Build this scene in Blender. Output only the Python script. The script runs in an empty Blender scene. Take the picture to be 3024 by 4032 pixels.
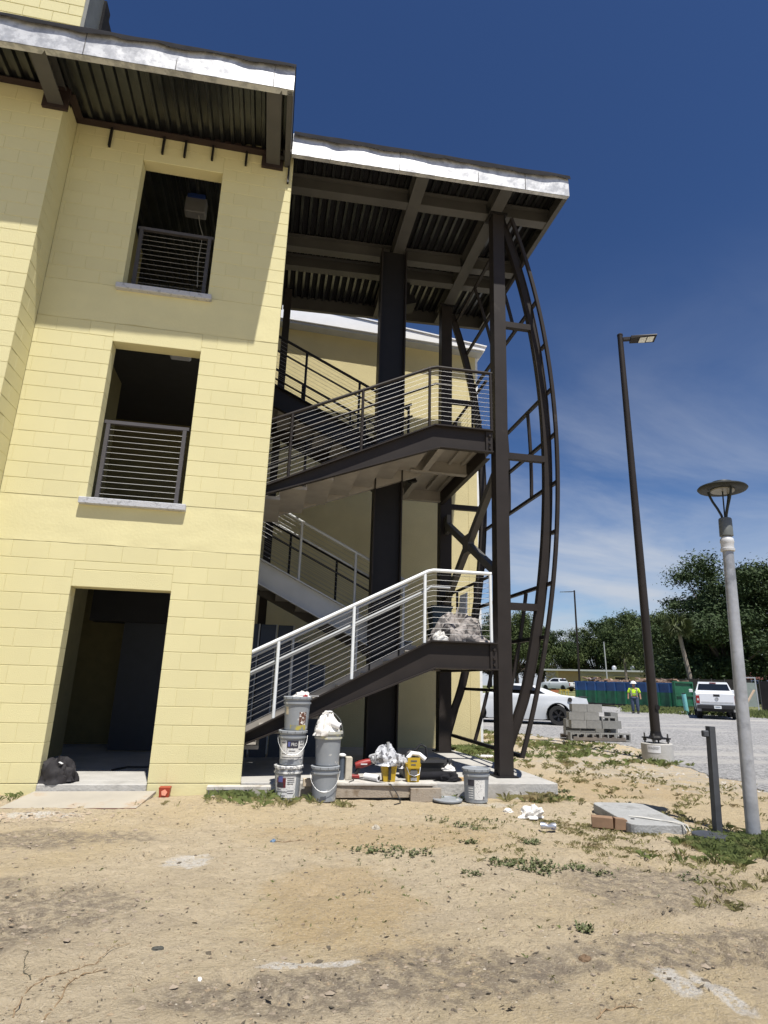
import bpy, bmesh, math, random
import numpy as np
from mathutils import Vector, Matrix, noise

# ------------------------------------------------------------------ camera, sky, sun, exposure
S = bpy.context.scene
COL = S.collection
random.seed(11)
CAMP = Vector((0.1707, -7.5898, 1.1487))
_yaw, _pit, _rol = 0.1820, 0.27587, 0.02864
_fw = Vector((math.sin(_yaw)*math.cos(_pit), math.cos(_yaw)*math.cos(_pit), math.sin(_pit)))
_rt = Vector((math.cos(_yaw), -math.sin(_yaw), 0))
_up = _rt.cross(_fw)
_r2 = math.cos(_rol)*_rt + math.sin(_rol)*_up
_u2 = -math.sin(_rol)*_rt + math.cos(_rol)*_up
cam_d = bpy.data.cameras.new('camera')
cam_d.sensor_fit = 'VERTICAL'; cam_d.sensor_height = 36.0
cam_d.lens = 2368.4/4032*36
cam_d.clip_start = 0.05; cam_d.clip_end = 3000
cam = bpy.data.objects.new('camera', cam_d); COL.objects.link(cam)
cam.matrix_world = Matrix(((_r2.x, _u2.x, -_fw.x, CAMP.x), (_r2.y, _u2.y, -_fw.y, CAMP.y), (_r2.z, _u2.z, -_fw.z, CAMP.z), (0, 0, 0, 1)))
S.camera = cam

LDIR = Vector((-0.09, 0.425, -1.0)).normalized()       # direction the sunlight travels
SUN_EL = math.asin(-LDIR.z)
SUN_AZ = math.atan2(-LDIR.x, -LDIR.y)
W = bpy.data.worlds.new('World'); S.world = W; W.use_nodes = True
nt = W.node_tree; nt.nodes.clear()
wo = nt.nodes.new('ShaderNodeOutputWorld'); bg = nt.nodes.new('ShaderNodeBackground')
sky = nt.nodes.new('ShaderNodeTexSky'); sky.sky_type = 'NISHITA'; sky.sun_disc = False
sky.sun_elevation = SUN_EL; sky.sun_rotation = SUN_AZ
sky.air_density = 1.0; sky.dust_density = 0.25; sky.ozone_density = 4.0; sky.altitude = 30
tc = nt.nodes.new('ShaderNodeTexCoord')
sep = nt.nodes.new('ShaderNodeSeparateXYZ'); nt.links.new(tc.outputs['Generated'], sep.inputs[0])
# clouds: projected on a plane overhead (direction / (z + k)) so that they flatten to the horizon
def mnode(op, a=None, b=None, c=None):
    n = nt.nodes.new('ShaderNodeMath'); n.operation = op
    for i, x in enumerate((a, b, c)):
        if x is None: continue
        if isinstance(x, (int, float)): n.inputs[i].default_value = x
        else: nt.links.new(x, n.inputs[i])
    return n.outputs[0]
zz = mnode('MAXIMUM', sep.outputs['Z'], 0.0)
den = mnode('ADD', zz, 0.16)
cx = mnode('DIVIDE', sep.outputs['X'], den); cy = mnode('DIVIDE', sep.outputs['Y'], den)
cmb = nt.nodes.new('ShaderNodeCombineXYZ'); nt.links.new(cx, cmb.inputs[0]); nt.links.new(cy, cmb.inputs[1])
mp = nt.nodes.new('ShaderNodeMapping'); mp.inputs['Scale'].default_value = (0.55, 1.25, 1); mp.inputs['Rotation'].default_value = (0, 0, 0.5)
nt.links.new(cmb.outputs[0], mp.inputs[0])
n1 = nt.nodes.new('ShaderNodeTexNoise'); n1.inputs['Scale'].default_value = 1.1; n1.inputs['Detail'].default_value = 8; n1.inputs['Roughness'].default_value = .58; n1.inputs['Distortion'].default_value = .6
nt.links.new(mp.outputs[0], n1.inputs['Vector'])
def ramp(fac, a, b):
    n = nt.nodes.new('ShaderNodeMapRange'); n.interpolation_type = 'SMOOTHSTEP'
    nt.links.new(fac, n.inputs['Value']); n.inputs['From Min'].default_value = a; n.inputs['From Max'].default_value = b
    return n.outputs['Result']
wisp = ramp(n1.outputs['Fac'], .36, .80)
lowf = ramp(zz, .66, .12)
wisp2 = mnode('MULTIPLY', mnode('MULTIPLY', wisp, lowf), .72)
mp2 = nt.nodes.new('ShaderNodeMapping'); mp2.inputs['Scale'].default_value = (2.2, 2.2, 6.5); nt.links.new(tc.outputs['Generated'], mp2.inputs[0])
n2 = nt.nodes.new('ShaderNodeTexNoise'); n2.inputs['Scale'].default_value = 1.5; n2.inputs['Detail'].default_value = 9; n2.inputs['Roughness'].default_value = .55
nt.links.new(mp2.outputs[0], n2.inputs['Vector'])
cum = mnode('MULTIPLY', ramp(n2.outputs['Fac'], .33, .60), ramp(zz, .33, .04))
fac = mnode('MINIMUM', mnode('ADD', wisp2, mnode('MULTIPLY', cum, .8)), .93)
mixc = nt.nodes.new('ShaderNodeMix'); mixc.data_type = 'RGBA'
def vmul(a, k):
    n = nt.nodes.new('ShaderNodeVectorMath'); n.operation = 'SCALE'; nt.links.new(a, n.inputs[0]); n.inputs['Scale'].default_value = k; return n.outputs[0]
gam = nt.nodes.new('ShaderNodeGamma'); gam.inputs['Gamma'].default_value = 1.5; nt.links.new(vmul(sky.outputs[0], .066), gam.inputs['Color'])
deep = vmul(gam.outputs[0], 39.0)                    # clear subtropical sky: deeper, more saturated blue
nt.links.new(fac, mixc.inputs['Factor']); nt.links.new(deep, mixc.inputs[6]); mixc.inputs[7].default_value = (8.5, 9.2, 10.4, 1)
nt.links.new(mixc.outputs[2], bg.inputs['Color']); bg.inputs['Strength'].default_value = 0.05
nt.links.new(bg.outputs[0], wo.inputs[0])

sl = bpy.data.lights.new('sun', 'SUN'); sl.energy = 5.0; sl.angle = math.radians(.53); sl.color = (1.0, .95, .87)
so = bpy.data.objects.new('sun', sl); COL.objects.link(so)
so.rotation_euler = LDIR.to_track_quat('-Z', 'Y').to_euler(); so.location = (5, -12, 30)

S.render.engine = 'CYCLES'
vs = S.view_settings; vs.view_transform = 'Standard'; vs.look = 'None'; vs.exposure = 0.4; vs.gamma = 1.0; vs.use_curve_mapping = False
S.render.resolution_x = 768; S.render.resolution_y = 1024
S.cycles.max_bounces = 6

# ------------------------------------------------------------------ helpers
def lin(h):
    h = h.lstrip('#'); o = []
    for i in (0, 2, 4):
        c = int(h[i:i+2], 16)/255
        o.append(c/12.92 if c <= .04045 else ((c+.055)/1.055)**2.4)
    return tuple(o)

MATS = {}
def M(name, col, rough=.6, metal=0.0, var=.12, scale=6.0, bump=0.0, bscale=40.0, rand=0.0, col2=None, c2lo=.5, c2hi=.7, world=False, spec=.5, c2scale=None, coat=0.0):
    """procedural surface: base colour with soft mottling, an optional second colour in noise patches, bump"""
    if name in MATS: return MATS[name]
    if isinstance(col, str): col = lin(col)
    if isinstance(col2, str): col2 = lin(col2)
    m = bpy.data.materials.new(name); m.use_nodes = True; t = m.node_tree
    b = t.nodes['Principled BSDF']
    b.inputs['Roughness'].default_value = rough; b.inputs['Metallic'].default_value = metal
    b.inputs['Specular IOR Level'].default_value = spec
    if coat: b.inputs['Coat Weight'].default_value = coat; b.inputs['Coat Roughness'].default_value = .05
    if world:
        g = t.nodes.new('ShaderNodeNewGeometry'); vec = g.outputs['Position']
    else:
        g = t.nodes.new('ShaderNodeTexCoord'); vec = g.outputs['Object']
    n = t.nodes.new('ShaderNodeTexNoise'); n.inputs['Scale'].default_value = scale; n.inputs['Detail'].default_value = 6; n.inputs['Roughness'].default_value = .6
    t.links.new(vec, n.inputs['Vector'])
    mr = t.nodes.new('ShaderNodeMapRange'); mr.inputs['From Min'].default_value = .25; mr.inputs['From Max'].default_value = .75
    mr.inputs['To Min'].default_value = 1-var; mr.inputs['To Max'].default_value = 1+var
    t.links.new(n.outputs['Fac'], mr.inputs['Value'])
    hs = t.nodes.new('ShaderNodeHueSaturation'); hs.inputs['Color'].default_value = (*col, 1)
    last = mr.outputs['Result']
    if rand:
        oi = t.nodes.new('ShaderNodeObjectInfo'); r2 = t.nodes.new('ShaderNodeMapRange')
        r2.inputs['To Min'].default_value = 1-rand; r2.inputs['To Max'].default_value = 1+rand
        t.links.new(oi.outputs['Random'], r2.inputs['Value'])
        mm = t.nodes.new('ShaderNodeMath'); mm.operation = 'MULTIPLY'; t.links.new(last, mm.inputs[0]); t.links.new(r2.outputs['Result'], mm.inputs[1]); last = mm.outputs[0]
    t.links.new(last, hs.inputs['Value'])
    out = hs.outputs['Color']
    if col2:
        n3 = t.nodes.new('ShaderNodeTexNoise'); n3.inputs['Scale'].default_value = c2scale or scale*.6; n3.inputs['Detail'].default_value = 8; n3.inputs['Roughness'].default_value = .65
        t.links.new(vec, n3.inputs['Vector'])
        m3 = t.nodes.new('ShaderNodeMapRange'); m3.interpolation_type = 'SMOOTHSTEP'; m3.inputs['From Min'].default_value = c2lo; m3.inputs['From Max'].default_value = c2hi
        t.links.new(n3.outputs['Fac'], m3.inputs['Value'])
        mx = t.nodes.new('ShaderNodeMix'); mx.data_type = 'RGBA'; t.links.new(m3.outputs['Result'], mx.inputs['Factor']); t.links.new(out, mx.inputs[6]); mx.inputs[7].default_value = (*col2, 1)
        out = mx.outputs[2]
    t.links.new(out, b.inputs['Base Color'])
    if bump:
        bn = t.nodes.new('ShaderNodeTexNoise'); bn.inputs['Scale'].default_value = bscale; bn.inputs['Detail'].default_value = 5
        t.links.new(vec, bn.inputs['Vector'])
        bu = t.nodes.new('ShaderNodeBump'); bu.inputs['Strength'].default_value = min(1, bump); bu.inputs['Distance'].default_value = .02
        t.links.new(bn.outputs['Fac'], bu.inputs['Height']); t.links.new(bu.outputs[0], b.inputs['Normal'])
    MATS[name] = m
    return m

class MB:
    def __init__(s): s.v = []; s.f = []
    def add(s, vs, fs):
        o = len(s.v); s.v += [Vector(p) for p in vs]; s.f += [tuple(i+o for i in f) for f in fs]; return s
    def box(s, x0, x1, y0, y1, z0, z1):
        if x0 > x1: x0, x1 = x1, x0
        if y0 > y1: y0, y1 = y1, y0
        if z0 > z1: z0, z1 = z1, z0
        return s.add([(x0,y0,z0),(x1,y0,z0),(x1,y1,z0),(x0,y1,z0),(x0,y0,z1),(x1,y0,z1),(x1,y1,z1),(x0,y1,z1)],
                     [(0,3,2,1),(4,5,6,7),(0,1,5,4),(1,2,6,5),(2,3,7,6),(3,0,4,7)])
    def hexa(s, b, t):          # bottom 4 points (ccw from above), top 4 points
        return s.add(list(b)+list(t), [(0,3,2,1),(4,5,6,7),(0,1,5,4),(1,2,6,5),(2,3,7,6),(3,0,4,7)])
    def cbox(s, x0, x1, y0, y1, z0, z1, c=.01):
        xs, ys, zs = (x0, x1), (y0, y1), (z0, z1)
        vs = []; idx = {}
        for i in (0, 1):
            for j in (0, 1):
                for k in (0, 1):
                    p = (xs[i], ys[j], zs[k]); d = (c if i == 0 else -c, c if j == 0 else -c, c if k == 0 else -c)
                    for a in range(3):
                        q = [p[0]+d[0], p[1]+d[1], p[2]+d[2]]; q[a] = p[a]
                        idx[(i, j, k, a)] = len(vs); vs.append(q)
        g = lambda i, j, k, a: idx[(i, j, k, a)]
        fs = []
        for e in (0, 1):
            fx = [g(e,0,0,0), g(e,1,0,0), g(e,1,1,0), g(e,0,1,0)]; fs.append(tuple(fx if e else fx[::-1]))
            fy = [g(0,e,0,1), g(1,e,0,1), g(1,e,1,1), g(0,e,1,1)]; fs.append(tuple(fy[::-1] if e else fy))
            fz = [g(0,0,e,2), g(1,0,e,2), g(1,1,e,2), g(0,1,e,2)]; fs.append(tuple(fz if e else fz[::-1]))
        for i in (0, 1):
            for j in (0, 1):
                fs.append((g(i,j,0,0), g(i,j,0,1), g(i,j,1,1), g(i,j,1,0)))
        for i in (0, 1):
            for k in (0, 1):
                fs.append((g(i,0,k,0), g(i,0,k,2), g(i,1,k,2), g(i,1,k,0)))
        for j in (0, 1):
            for k in (0, 1):
                fs.append((g(0,j,k,1), g(0,j,k,2), g(1,j,k,2), g(1,j,k,1)))
        for i in (0, 1):
            for j in (0, 1):
                for k in (0, 1): fs.append((g(i,j,k,0), g(i,j,k,1), g(i,j,k,2)))
        return s.add(vs, fs)
    def bar(s, p, q, w, h, up=(0, 0, 1)):
        p, q = Vector(p), Vector(q); d = (q-p).normalized(); up = Vector(up)
        side = d.cross(up); side = side.normalized() if side.length > 1e-6 else Vector((1, 0, 0)); u = side.cross(d).normalized()
        a, b = side*w/2, u*h/2
        return s.hexa([p-a-b, p+a-b, q+a-b, q-a-b], [p-a+b, p+a+b, q+a+b, q-a+b])
    def cyl(s, p, q, r, n=10, r2=None, caps=True):
        p, q = Vector(p), Vector(q); r2 = r if r2 is None else r2; d = (q-p).normalized()
        a = d.orthogonal().normalized(); b = d.cross(a)
        vs = []
        for c, rr in ((p, r), (q, r2)):
            for i in range(n):
                t = 2*math.pi*i/n; vs.append(c+a*math.cos(t)*rr+b*math.sin(t)*rr)
        fs = [(i, (i+1) % n, n+(i+1) % n, n+i) for i in range(n)]
        if caps: fs += [tuple(range(n))[::-1], tuple(range(n, 2*n))]
        return s.add(vs, fs)
    def tube(s, path, r, n=8, rs=None):
        path = [Vector(p) for p in path]; m = len(path)
        a = None; vs = []
        for i, p in enumerate(path):
            d = (path[min(i+1, m-1)]-path[max(i-1, 0)]).normalized()
            if a is None: a = d.orthogonal().normalized()
            else: a = (a-d*a.dot(d)).normalized()
            b = d.cross(a); rr = rs[i] if rs else r
            for k in range(n):
                t = 2*math.pi*k/n; vs.append(p+a*math.cos(t)*rr+b*math.sin(t)*rr)
        fs = [(i*n+k, i*n+(k+1) % n, (i+1)*n+(k+1) % n, (i+1)*n+k) for i in range(m-1) for k in range(n)]
        fs += [tuple(range(n))[::-1], tuple(range((m-1)*n, m*n))]
        return s.add(vs, fs)
    def sweep(s, path, side, w, h):      # rectangular bar along a path; w along fixed `side`, h across
        path = [Vector(p) for p in path]; side = Vector(side).normalized(); m = len(path); vs = []
        for i, p in enumerate(path):
            d = (path[min(i+1, m-1)]-path[max(i-1, 0)]).normalized(); u = side.cross(d).normalized()
            vs += [p-side*w/2-u*h/2, p+side*w/2-u*h/2, p+side*w/2+u*h/2, p-side*w/2+u*h/2]
        fs = [(i*4+k, i*4+(k+1) % 4, (i+1)*4+(k+1) % 4, (i+1)*4+k) for i in range(m-1) for k in range(4)]
        fs += [(3, 2, 1, 0), ((m-1)*4, (m-1)*4+1, (m-1)*4+2, (m-1)*4+3)]
        return s.add(vs, fs)
    def prism(s, poly, axis, a, b):      # polygon in the two other axes, extruded along axis
        n = len(poly)
        def P(u, v, w): return {'x': (w, u, v), 'y': (u, w, v), 'z': (u, v, w)}[axis]
        vs = [P(u, v, a) for u, v in poly]+[P(u, v, b) for u, v in poly]
        fs = [(i, (i+1) % n, n+(i+1) % n, n+i) for i in range(n)]+[tuple(range(n))[::-1], tuple(range(n, 2*n))]
        return s.add(vs, fs)
    def lathe(s, prof, n=24, c=(0, 0, 0), close=True):
        c = Vector(c); vs = []; m = len(prof)
        for r, z in prof:
            for k in range(n):
                t = 2*math.pi*k/n; vs.append(c+Vector((r*math.cos(t), r*math.sin(t), z)))
        fs = [(i*n+k, i*n+(k+1) % n, (i+1)*n+(k+1) % n, (i+1)*n+k) for i in range(m-1) for k in range(n)]
        if close: fs += [tuple(range(n))[::-1], tuple(range((m-1)*n, m*n))]
        return s.add(vs, fs)
    def rot(s, mat, start=0):
        for i in range(start, len(s.v)): s.v[i] = mat @ s.v[i]
        return s
    def mesh(s, name, off=(0, 0, 0), fix=True):
        me = bpy.data.meshes.new(name); o = Vector(off)
        me.from_pydata([p-o for p in s.v], [], s.f)
        if fix:
            bm = bmesh.new(); bm.from_mesh(me); bmesh.ops.recalc_face_normals(bm, faces=bm.faces); bm.to_mesh(me); bm.free()
        return me

ORG = {}
def tag(o, label=None, cat=None, group=None, kind=None):
    if label: o['label'] = label
    if cat: o['category'] = cat
    if group: o['group'] = group
    if kind: o['kind'] = kind
    return o
def thing(name, label, cat, loc=(0, 0, 0), group=None):
    o = bpy.data.objects.new(name, None); COL.objects.link(o); o.location = loc; o.empty_display_size = .2
    ORG[o.name] = Vector(loc); return tag(o, label, cat, group)
def smooth_mesh(me, ang=40):
    me.polygons.foreach_set('use_smooth', [True]*len(me.polygons))
    try: me.set_sharp_from_angle(angle=math.radians(ang))
    except Exception: pass
def part(name, mb, mat, parent, smooth=False, label=None, kind=None, fix=True):
    o0 = ORG[parent.name]
    me = mb.mesh(name, o0, fix) if isinstance(mb, MB) else mb
    me.materials.clear(); me.materials.append(mat)
    if smooth: smooth_mesh(me)
    o = bpy.data.objects.new(name, me); COL.objects.link(o); o.parent = parent
    ORG[o.name] = o0
    if label: o['label'] = label
    if kind: o['kind'] = kind
    return o
def solo(name, mb, mat, label=None, cat=None, group=None, kind=None, loc=(0, 0, 0), smooth=False, fix=True):
    me = mb.mesh(name, loc, fix) if isinstance(mb, MB) else mb
    if not me.materials: me.materials.append(mat)
    if smooth: smooth_mesh(me)
    o = bpy.data.objects.new(name, me); COL.objects.link(o); o.location = loc
    ORG[o.name] = Vector(loc)
    return tag(o, label, cat, group, kind)
def inst(name, me, parent, pos, rotz=0):           # a piece that shares mesh data, child of parent
    o = bpy.data.objects.new(name, me); COL.objects.link(o); o.parent = parent
    o.location = Vector(pos)-ORG[parent.name]; o.rotation_euler = (0, 0, rotz); return o
def copy_tree(o, parent=None):
    c = o.copy(); COL.objects.link(c); c.parent = parent
    for ch in list(o.children): copy_tree(ch, c)
    return c
def fbm(x, y, z=0, o=4, s=1.0):
    r = 0; a = 1; t = 0
    for i in range(o):
        r += a*noise.noise(Vector((x*s, y*s, z*s+i*7.3))); t += a; a *= .5; s *= 2.03
    return r/t
def sstep(a, b, x):
    t = min(1, max(0, (x-a)/(b-a))); return t*t*(3-2*t)

GZ = -0.16
# ------------------------------------------------------------------ materials
m_yellow = M('yellow_block_paint', (.655, .605, .345), .75, var=.045, scale=.9, bump=.34, bscale=120, rand=.022, world=True, spec=.25)
m_yel_s = M('yellow_stucco_paint', (.655, .605, .345), .8, var=.05, scale=2.2, bump=.14, bscale=26, world=True, spec=.25)
m_yel_c = M('yellow_wing_stucco', (.60, .53, .30), .85, var=.13, scale=.9, bump=.5, bscale=60, world=True, spec=.2)
m_mort = M('painted_mortar', (.63, .58, .33), .85, var=.05, scale=9, world=True, spec=.2)
m_brown = M('dark_bronze_paint', (.029, .0245, .0225), .5, var=.15, scale=3, world=True, spec=.16, col2=(.055, .048, .043), c2lo=.60, c2hi=.74, c2scale=2.5)
m_black = M('black_and_shaded_bronze', (.014, .013, .0135), .5, var=.15, scale=5, world=True, spec=.2)  # black fittings, and bronze steel with its shade put into the colour
m_white = M('white_primer_paint', (.72, .75, .76), .45, var=.08, scale=12, world=True, col2=(.5, .52, .52), c2lo=.62, c2hi=.75, c2scale=30)
m_lgrey = M('light_grey_primer', (.42, .44, .45), .6, var=.08, scale=4, world=True)
m_cable = M('stainless_cable', (.30, .30, .30), .5, metal=.5, var=.05)
m_galv = M('galvanised_fascia', (.40, .41, .43), .45, metal=.3, var=.2, scale=16, bump=.22, bscale=6, world=True, col2=(.60, .61, .62), c2lo=.42, c2hi=.58, c2scale=5.5)
m_deck = M('metal_deck', (.10, .105, .11), .3, metal=.85, var=.35, scale=2.2, world=True)
m_gsteel = M('grey_primed_steel', (.072, .07, .066), .6, var=.2, scale=2, world=True)
m_taupe = M('bounce_lit_stair_steel', (.30, .28, .25), .6, var=.18, scale=3, world=True)  # stair steel lightened in colour to stand for bounced light
m_rust = M('red_oxide_steel', (.026, .014, .012), .8, var=.3, scale=5, world=True)
m_memb = M('roof_membrane', (.02, .02, .023), .95, spec=.08, var=.3, scale=5, bump=.4, bscale=9, world=True)
m_conc = M('concrete', (.42, .41, .385), .9, var=.14, scale=3, bump=.4, bscale=30, world=True, col2=(.30, .29, .27), c2lo=.5, c2hi=.75, spec=.2)
m_concd = M('weathered_concrete', (.33, .335, .33), .9, var=.15, scale=6, bump=.4, bscale=50, col2=(.22, .22, .21), c2lo=.5, c2hi=.7, spec=.2)
m_sill = M('precast_sill', (.46, .47, .50), .8, var=.12, scale=14, bump=.3, bscale=60, world=True, col2=(.30, .31, .33), c2lo=.5, c2hi=.62, c2scale=14)
m_dark = M('dark_void_paint', (.02, .02, .022), .8)
m_rubber = M('tyre_rubber', (.015, .015, .016), .75)
m_glassd = M('dark_glass', (.012, .014, .017), .06, spec=.7)
# ------------------------------------------------------------------ ground, gravel lot, slab
def gheight(x, y):
    r = math.hypot(x-CAMP.x, y-CAMP.y)
    z = GZ + sstep(45, 125, r)*1.05
    z += .05*sstep(-1.3, -.25, y)*sstep(1.0, -.3, x)*sstep(.6, -.1, y)     # soil banked against the wall foot
    if r < 60:
        k = sstep(60, 14, r)
        z += k*(.035*fbm(x, y, 0, 3, .45) + .022*fbm(x, y, 3, 4, 1.7))
        if r < 16:
            k2 = sstep(16, 6, r)
            z += k2*.016*fbm(x, y, 9, 3, 6.0)
            ridg = 1-abs(noise.noise(Vector((x*3.1+y*1.2, y*5.0-x*.8, 4.4))))
            z += k2*.020*(ridg-.75)
    # keep it below the slab, gravel lot
    lot = sstep(.6, -.4, gravel_side(x, y))
    z -= .03*(1-lot)*(1 if r < 60 else 0) + 0
    if -7 < x < 3.95 and -.05 < y < 4.3: z = min(z, GZ-.01) - .14*sstep(-.05, .3, y)*sstep(3.95, 3.7, x)
    return z
GP = [(5.6, 13.2), (7.3, 9.4), (8.0, 8.4), (8.9, 7.2), (9.0, 6.3), (8.2, 4.6), (7.7, 3.2), (7.5, 2.0), (7.1, .6), (7.6, -2.0), (9.0, -5.0)]
def gravel_side(x, y):          # > 0 inside the gravel lot (east of its ragged edge)
    if y < GP[-1][1]: return x-GP[-1][0]
    if y > 44 or x > 70: return -2
    if y >= GP[0][1]: return x-GP[0][0]
    for (x0, y0), (x1, y1) in zip(GP, GP[1:]):
        if y1 <= y <= y0:
            t = (y-y1)/(y0-y1); return x-(x1+(x0-x1)*t)
    return -1
def axis(lo, hi, dense_lo, dense_hi, d, grow=1.16):
    a = list(np.arange(dense_lo, dense_hi, d))
    st = d; p = dense_hi
    while p < hi: a.append(p); st = min(st*grow, 60); p += st
    a.append(hi); st = d; p = dense_lo; pre = []
    while p-st > lo: p -= st; pre.append(p); st = min(st*grow, 60)
    pre.append(lo)
    return pre[::-1]+a
xs = axis(-450, 900, -3.6, 5.4, .034); ys = axis(-60, 1100, -5.2, .3, .03)
nx, ny = len(xs), len(ys)
vv = [(x, y, gheight(x, y)) for y in ys for x in xs]
ff = [(j*nx+i, j*nx+i+1, (j+1)*nx+i+1, (j+1)*nx+i) for j in range(ny-1) for i in range(nx-1)]
VA = np.array(vv); rf_ = random.Random(4)
near = (VA[:, 0] > -4.4) & (VA[:, 0] < 6.4) & (VA[:, 1] > -7) & (VA[:, 1] < -.25)
NX, NY = VA[near, 0], VA[near, 1]; DZ = np.zeros(len(NX))
def dent(x, y, a, l, w, d, rim=.35):
    u = (NX-x)*math.cos(a)+(NY-y)*math.sin(a); v = -(NX-x)*math.sin(a)+(NY-y)*math.cos(a)
    q = (u/l)**2+(v/w)**2
    DZ[:] += -d*np.exp(-q**2*1.2)+d*rim*np.exp(-((np.sqrt(q)-1.45)/.32)**2)
for k in range(46):                                  # footprints along a few lines of steps
    x, y, a = rf_.uniform(-2.4, 3.4), rf_.uniform(-4.9, -.8), rf_.uniform(0, 6.28)
    dent(x, y, a, .12, .05, rf_.uniform(.012, .026)); dent(x-.15*math.cos(a), y-.15*math.sin(a), a, .05, .042, rf_.uniform(.010, .022))
for r0, (sx, sy), ang_ in ((0, (2.1, -4.05), .42), (1, (2.35, -4.55), .42), (2, (-2.2, -3.4), .25), (3, (1.9, -3.3), .38)):
    for k in range(15):
        x, y = sx+.115*k*math.cos(ang_)+rf_.gauss(0, .012), sy+.115*k*math.sin(ang_)+rf_.gauss(0, .012)
        dent(x, y, ang_+1.25, .10, .024, rf_.uniform(.010, .024), .5)
for k in range(260):
    dent(rf_.uniform(-3, 4.4), -5+4.6*rf_.random(), rf_.uniform(0, 6.28), rf_.uniform(.03, .11), rf_.uniform(.02, .05), rf_.choice((-1, 1, 1))*rf_.uniform(.005, .016), .25)
VA[near, 2] += DZ; vv = VA.tolist()
gme = bpy.data.meshes.new('ground'); gme.from_pydata(vv, [], ff); gme.polygons.foreach_set('use_smooth', [True]*len(gme.polygons))

def ground_material():
    m = bpy.data.materials.new('sandy_soil'); m.use_nodes = True; t = m.node_tree; b = t.nodes['Principled BSDF']
    b.inputs['Roughness'].default_value = .95; b.inputs['Specular IOR Level'].default_value = .15
    g = t.nodes.new('ShaderNodeNewGeometry'); pos = g.outputs['Position']
    cache = {}
    def noi(sc, det=6, ro=.6, scale3=(1, 1, 1), dist=0):
        k_ = (sc, det, ro, scale3)
        if k_ in cache: return cache[k_]
        mp = t.nodes.new('ShaderNodeMapping'); mp.inputs['Scale'].default_value = scale3; t.links.new(pos, mp.inputs[0])
        n = t.nodes.new('ShaderNodeTexNoise'); n.inputs['Scale'].default_value = sc; n.inputs['Detail'].default_value = det; n.inputs['Roughness'].default_value = ro; n.inputs['Distortion'].default_value = dist
        t.links.new(mp.outputs[0], n.inputs['Vector']); cache[k_] = n.outputs['Fac']; return n.outputs['Fac']
    def mr(v, a, b_, c=0, d=1):
        n = t.nodes.new('ShaderNodeMapRange'); n.interpolation_type = 'SMOOTHSTEP'
        for k, x in zip(('From Min', 'From Max', 'To Min', 'To Max'), (a, b_, c, d)): n.inputs[k].default_value = x
        t.links.new(v, n.inputs['Value']); return n.outputs['Result']
    def mix(f, a, col):
        n = t.nodes.new('ShaderNodeMix'); n.data_type = 'RGBA'
        if isinstance(f, float): n.inputs['Factor'].default_value = f
        else: t.links.new(f, n.inputs['Factor'])
        if isinstance(a, tuple): n.inputs[6].default_value = (*a, 1)
        else: t.links.new(a, n.inputs[6])
        if isinstance(col, tuple): n.inputs[7].default_value = (*col, 1)
        else: t.links.new(col, n.inputs[7])
        return n.outputs[2]
    def mul(a, b_):
        n = t.nodes.new('ShaderNodeMath'); n.operation = 'MULTIPLY'
        for i, x in enumerate((a, b_)):
            if isinstance(x, float): n.inputs[i].default_value = x
            else: t.links.new(x, n.inputs[i])
        return n.outputs[0]
    sepn = t.nodes.new('ShaderNodeSeparateXYZ'); t.links.new(pos, sepn.inputs[0])
    def blob(cx, cy, rx, ry, wob=.35, sc=2.0, ang=0.0):       # a stain with a ragged outline of its own
        mp = t.nodes.new('ShaderNodeMapping'); mp.vector_type = 'TEXTURE'
        mp.inputs['Location'].default_value = (cx, cy, 0); mp.inputs['Rotation'].default_value = (0, 0, ang); mp.inputs['Scale'].default_value = (rx, ry, 50)
        t.links.new(pos, mp.inputs[0])
        ln = t.nodes.new('ShaderNodeVectorMath'); ln.operation = 'LENGTH'; t.links.new(mp.outputs[0], ln.inputs[0])
        ns = noi(2.2 if sc < 4 else 8.0, 6, .65)
        ad = t.nodes.new('ShaderNodeMath'); ad.operation = 'MULTIPLY_ADD'; t.links.new(ns, ad.inputs[0]); ad.inputs[1].default_value = wob*4; t.links.new(ln.outputs['Value'], ad.inputs[2])
        return mr(ad.outputs[0], .75+wob*2, 1.25+wob*2, 1, 0)
    c = mix(mr(noi(.55, 5, .6), .42, .62), (.57, .475, .33), (.55, .445, .28))
    for q in ((1.3, -1.75, 1.1, .45), (.75, -3.4, .5, .75), (4.6, .6, 1.6, .9)):
        c = mix(mul(blob(*q, .6, 1.6), .5), c, (.47, .335, .165))                    # warm orange sand
    c = mix(mul(mr(noi(1.6, 8, .68, (1, 1.4, 1)), .50, .66), .4), c, (.40, .33, .24))
    for q in ((-1.6, -1.7, .95, .30, .45), (-1.0, -3.45, .55, .45, .5), (.3, -4.5, .55, .2, .5), (2.95, -3.3, .7, .45, .4), (2.6, -4.3, .9, .22, .5), (1.1, -4.4, .5, .3, .5), (-1.9, -2.9, .6, .3, .5)):
        c = mix(mul(blob(*q[:4], q[4], 3.2), mr(noi(14, 4, .72), .34, .62, .1, .92)), c, (.225, .187, .145))                # damp, trampled soil
    for q in ((2.16, -4.62, .07, .16, .5), (2.29, -4.75, .05, .19, .5), (.39, -4.2, .14, .035, .55), (.62, -4.22, .12, .025, .55), (-.27, -2.47, .15, .16, .6), (-1.85, -.85, .35, .10, .5)):
        c = mix(mul(mul(blob(*q[:4], q[4], 9.0), mr(noi(24, 6, .82), .36, .56)), .88), c, (.72, .70, .66))   # spilled lime / plaster dust
    c = mix(mul(mul(blob(2.72, -.42, .34, .14, .5, 7), mr(noi(40, 5, .7), .3, .6)), .8), c, (.58, .54, .46))
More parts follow.
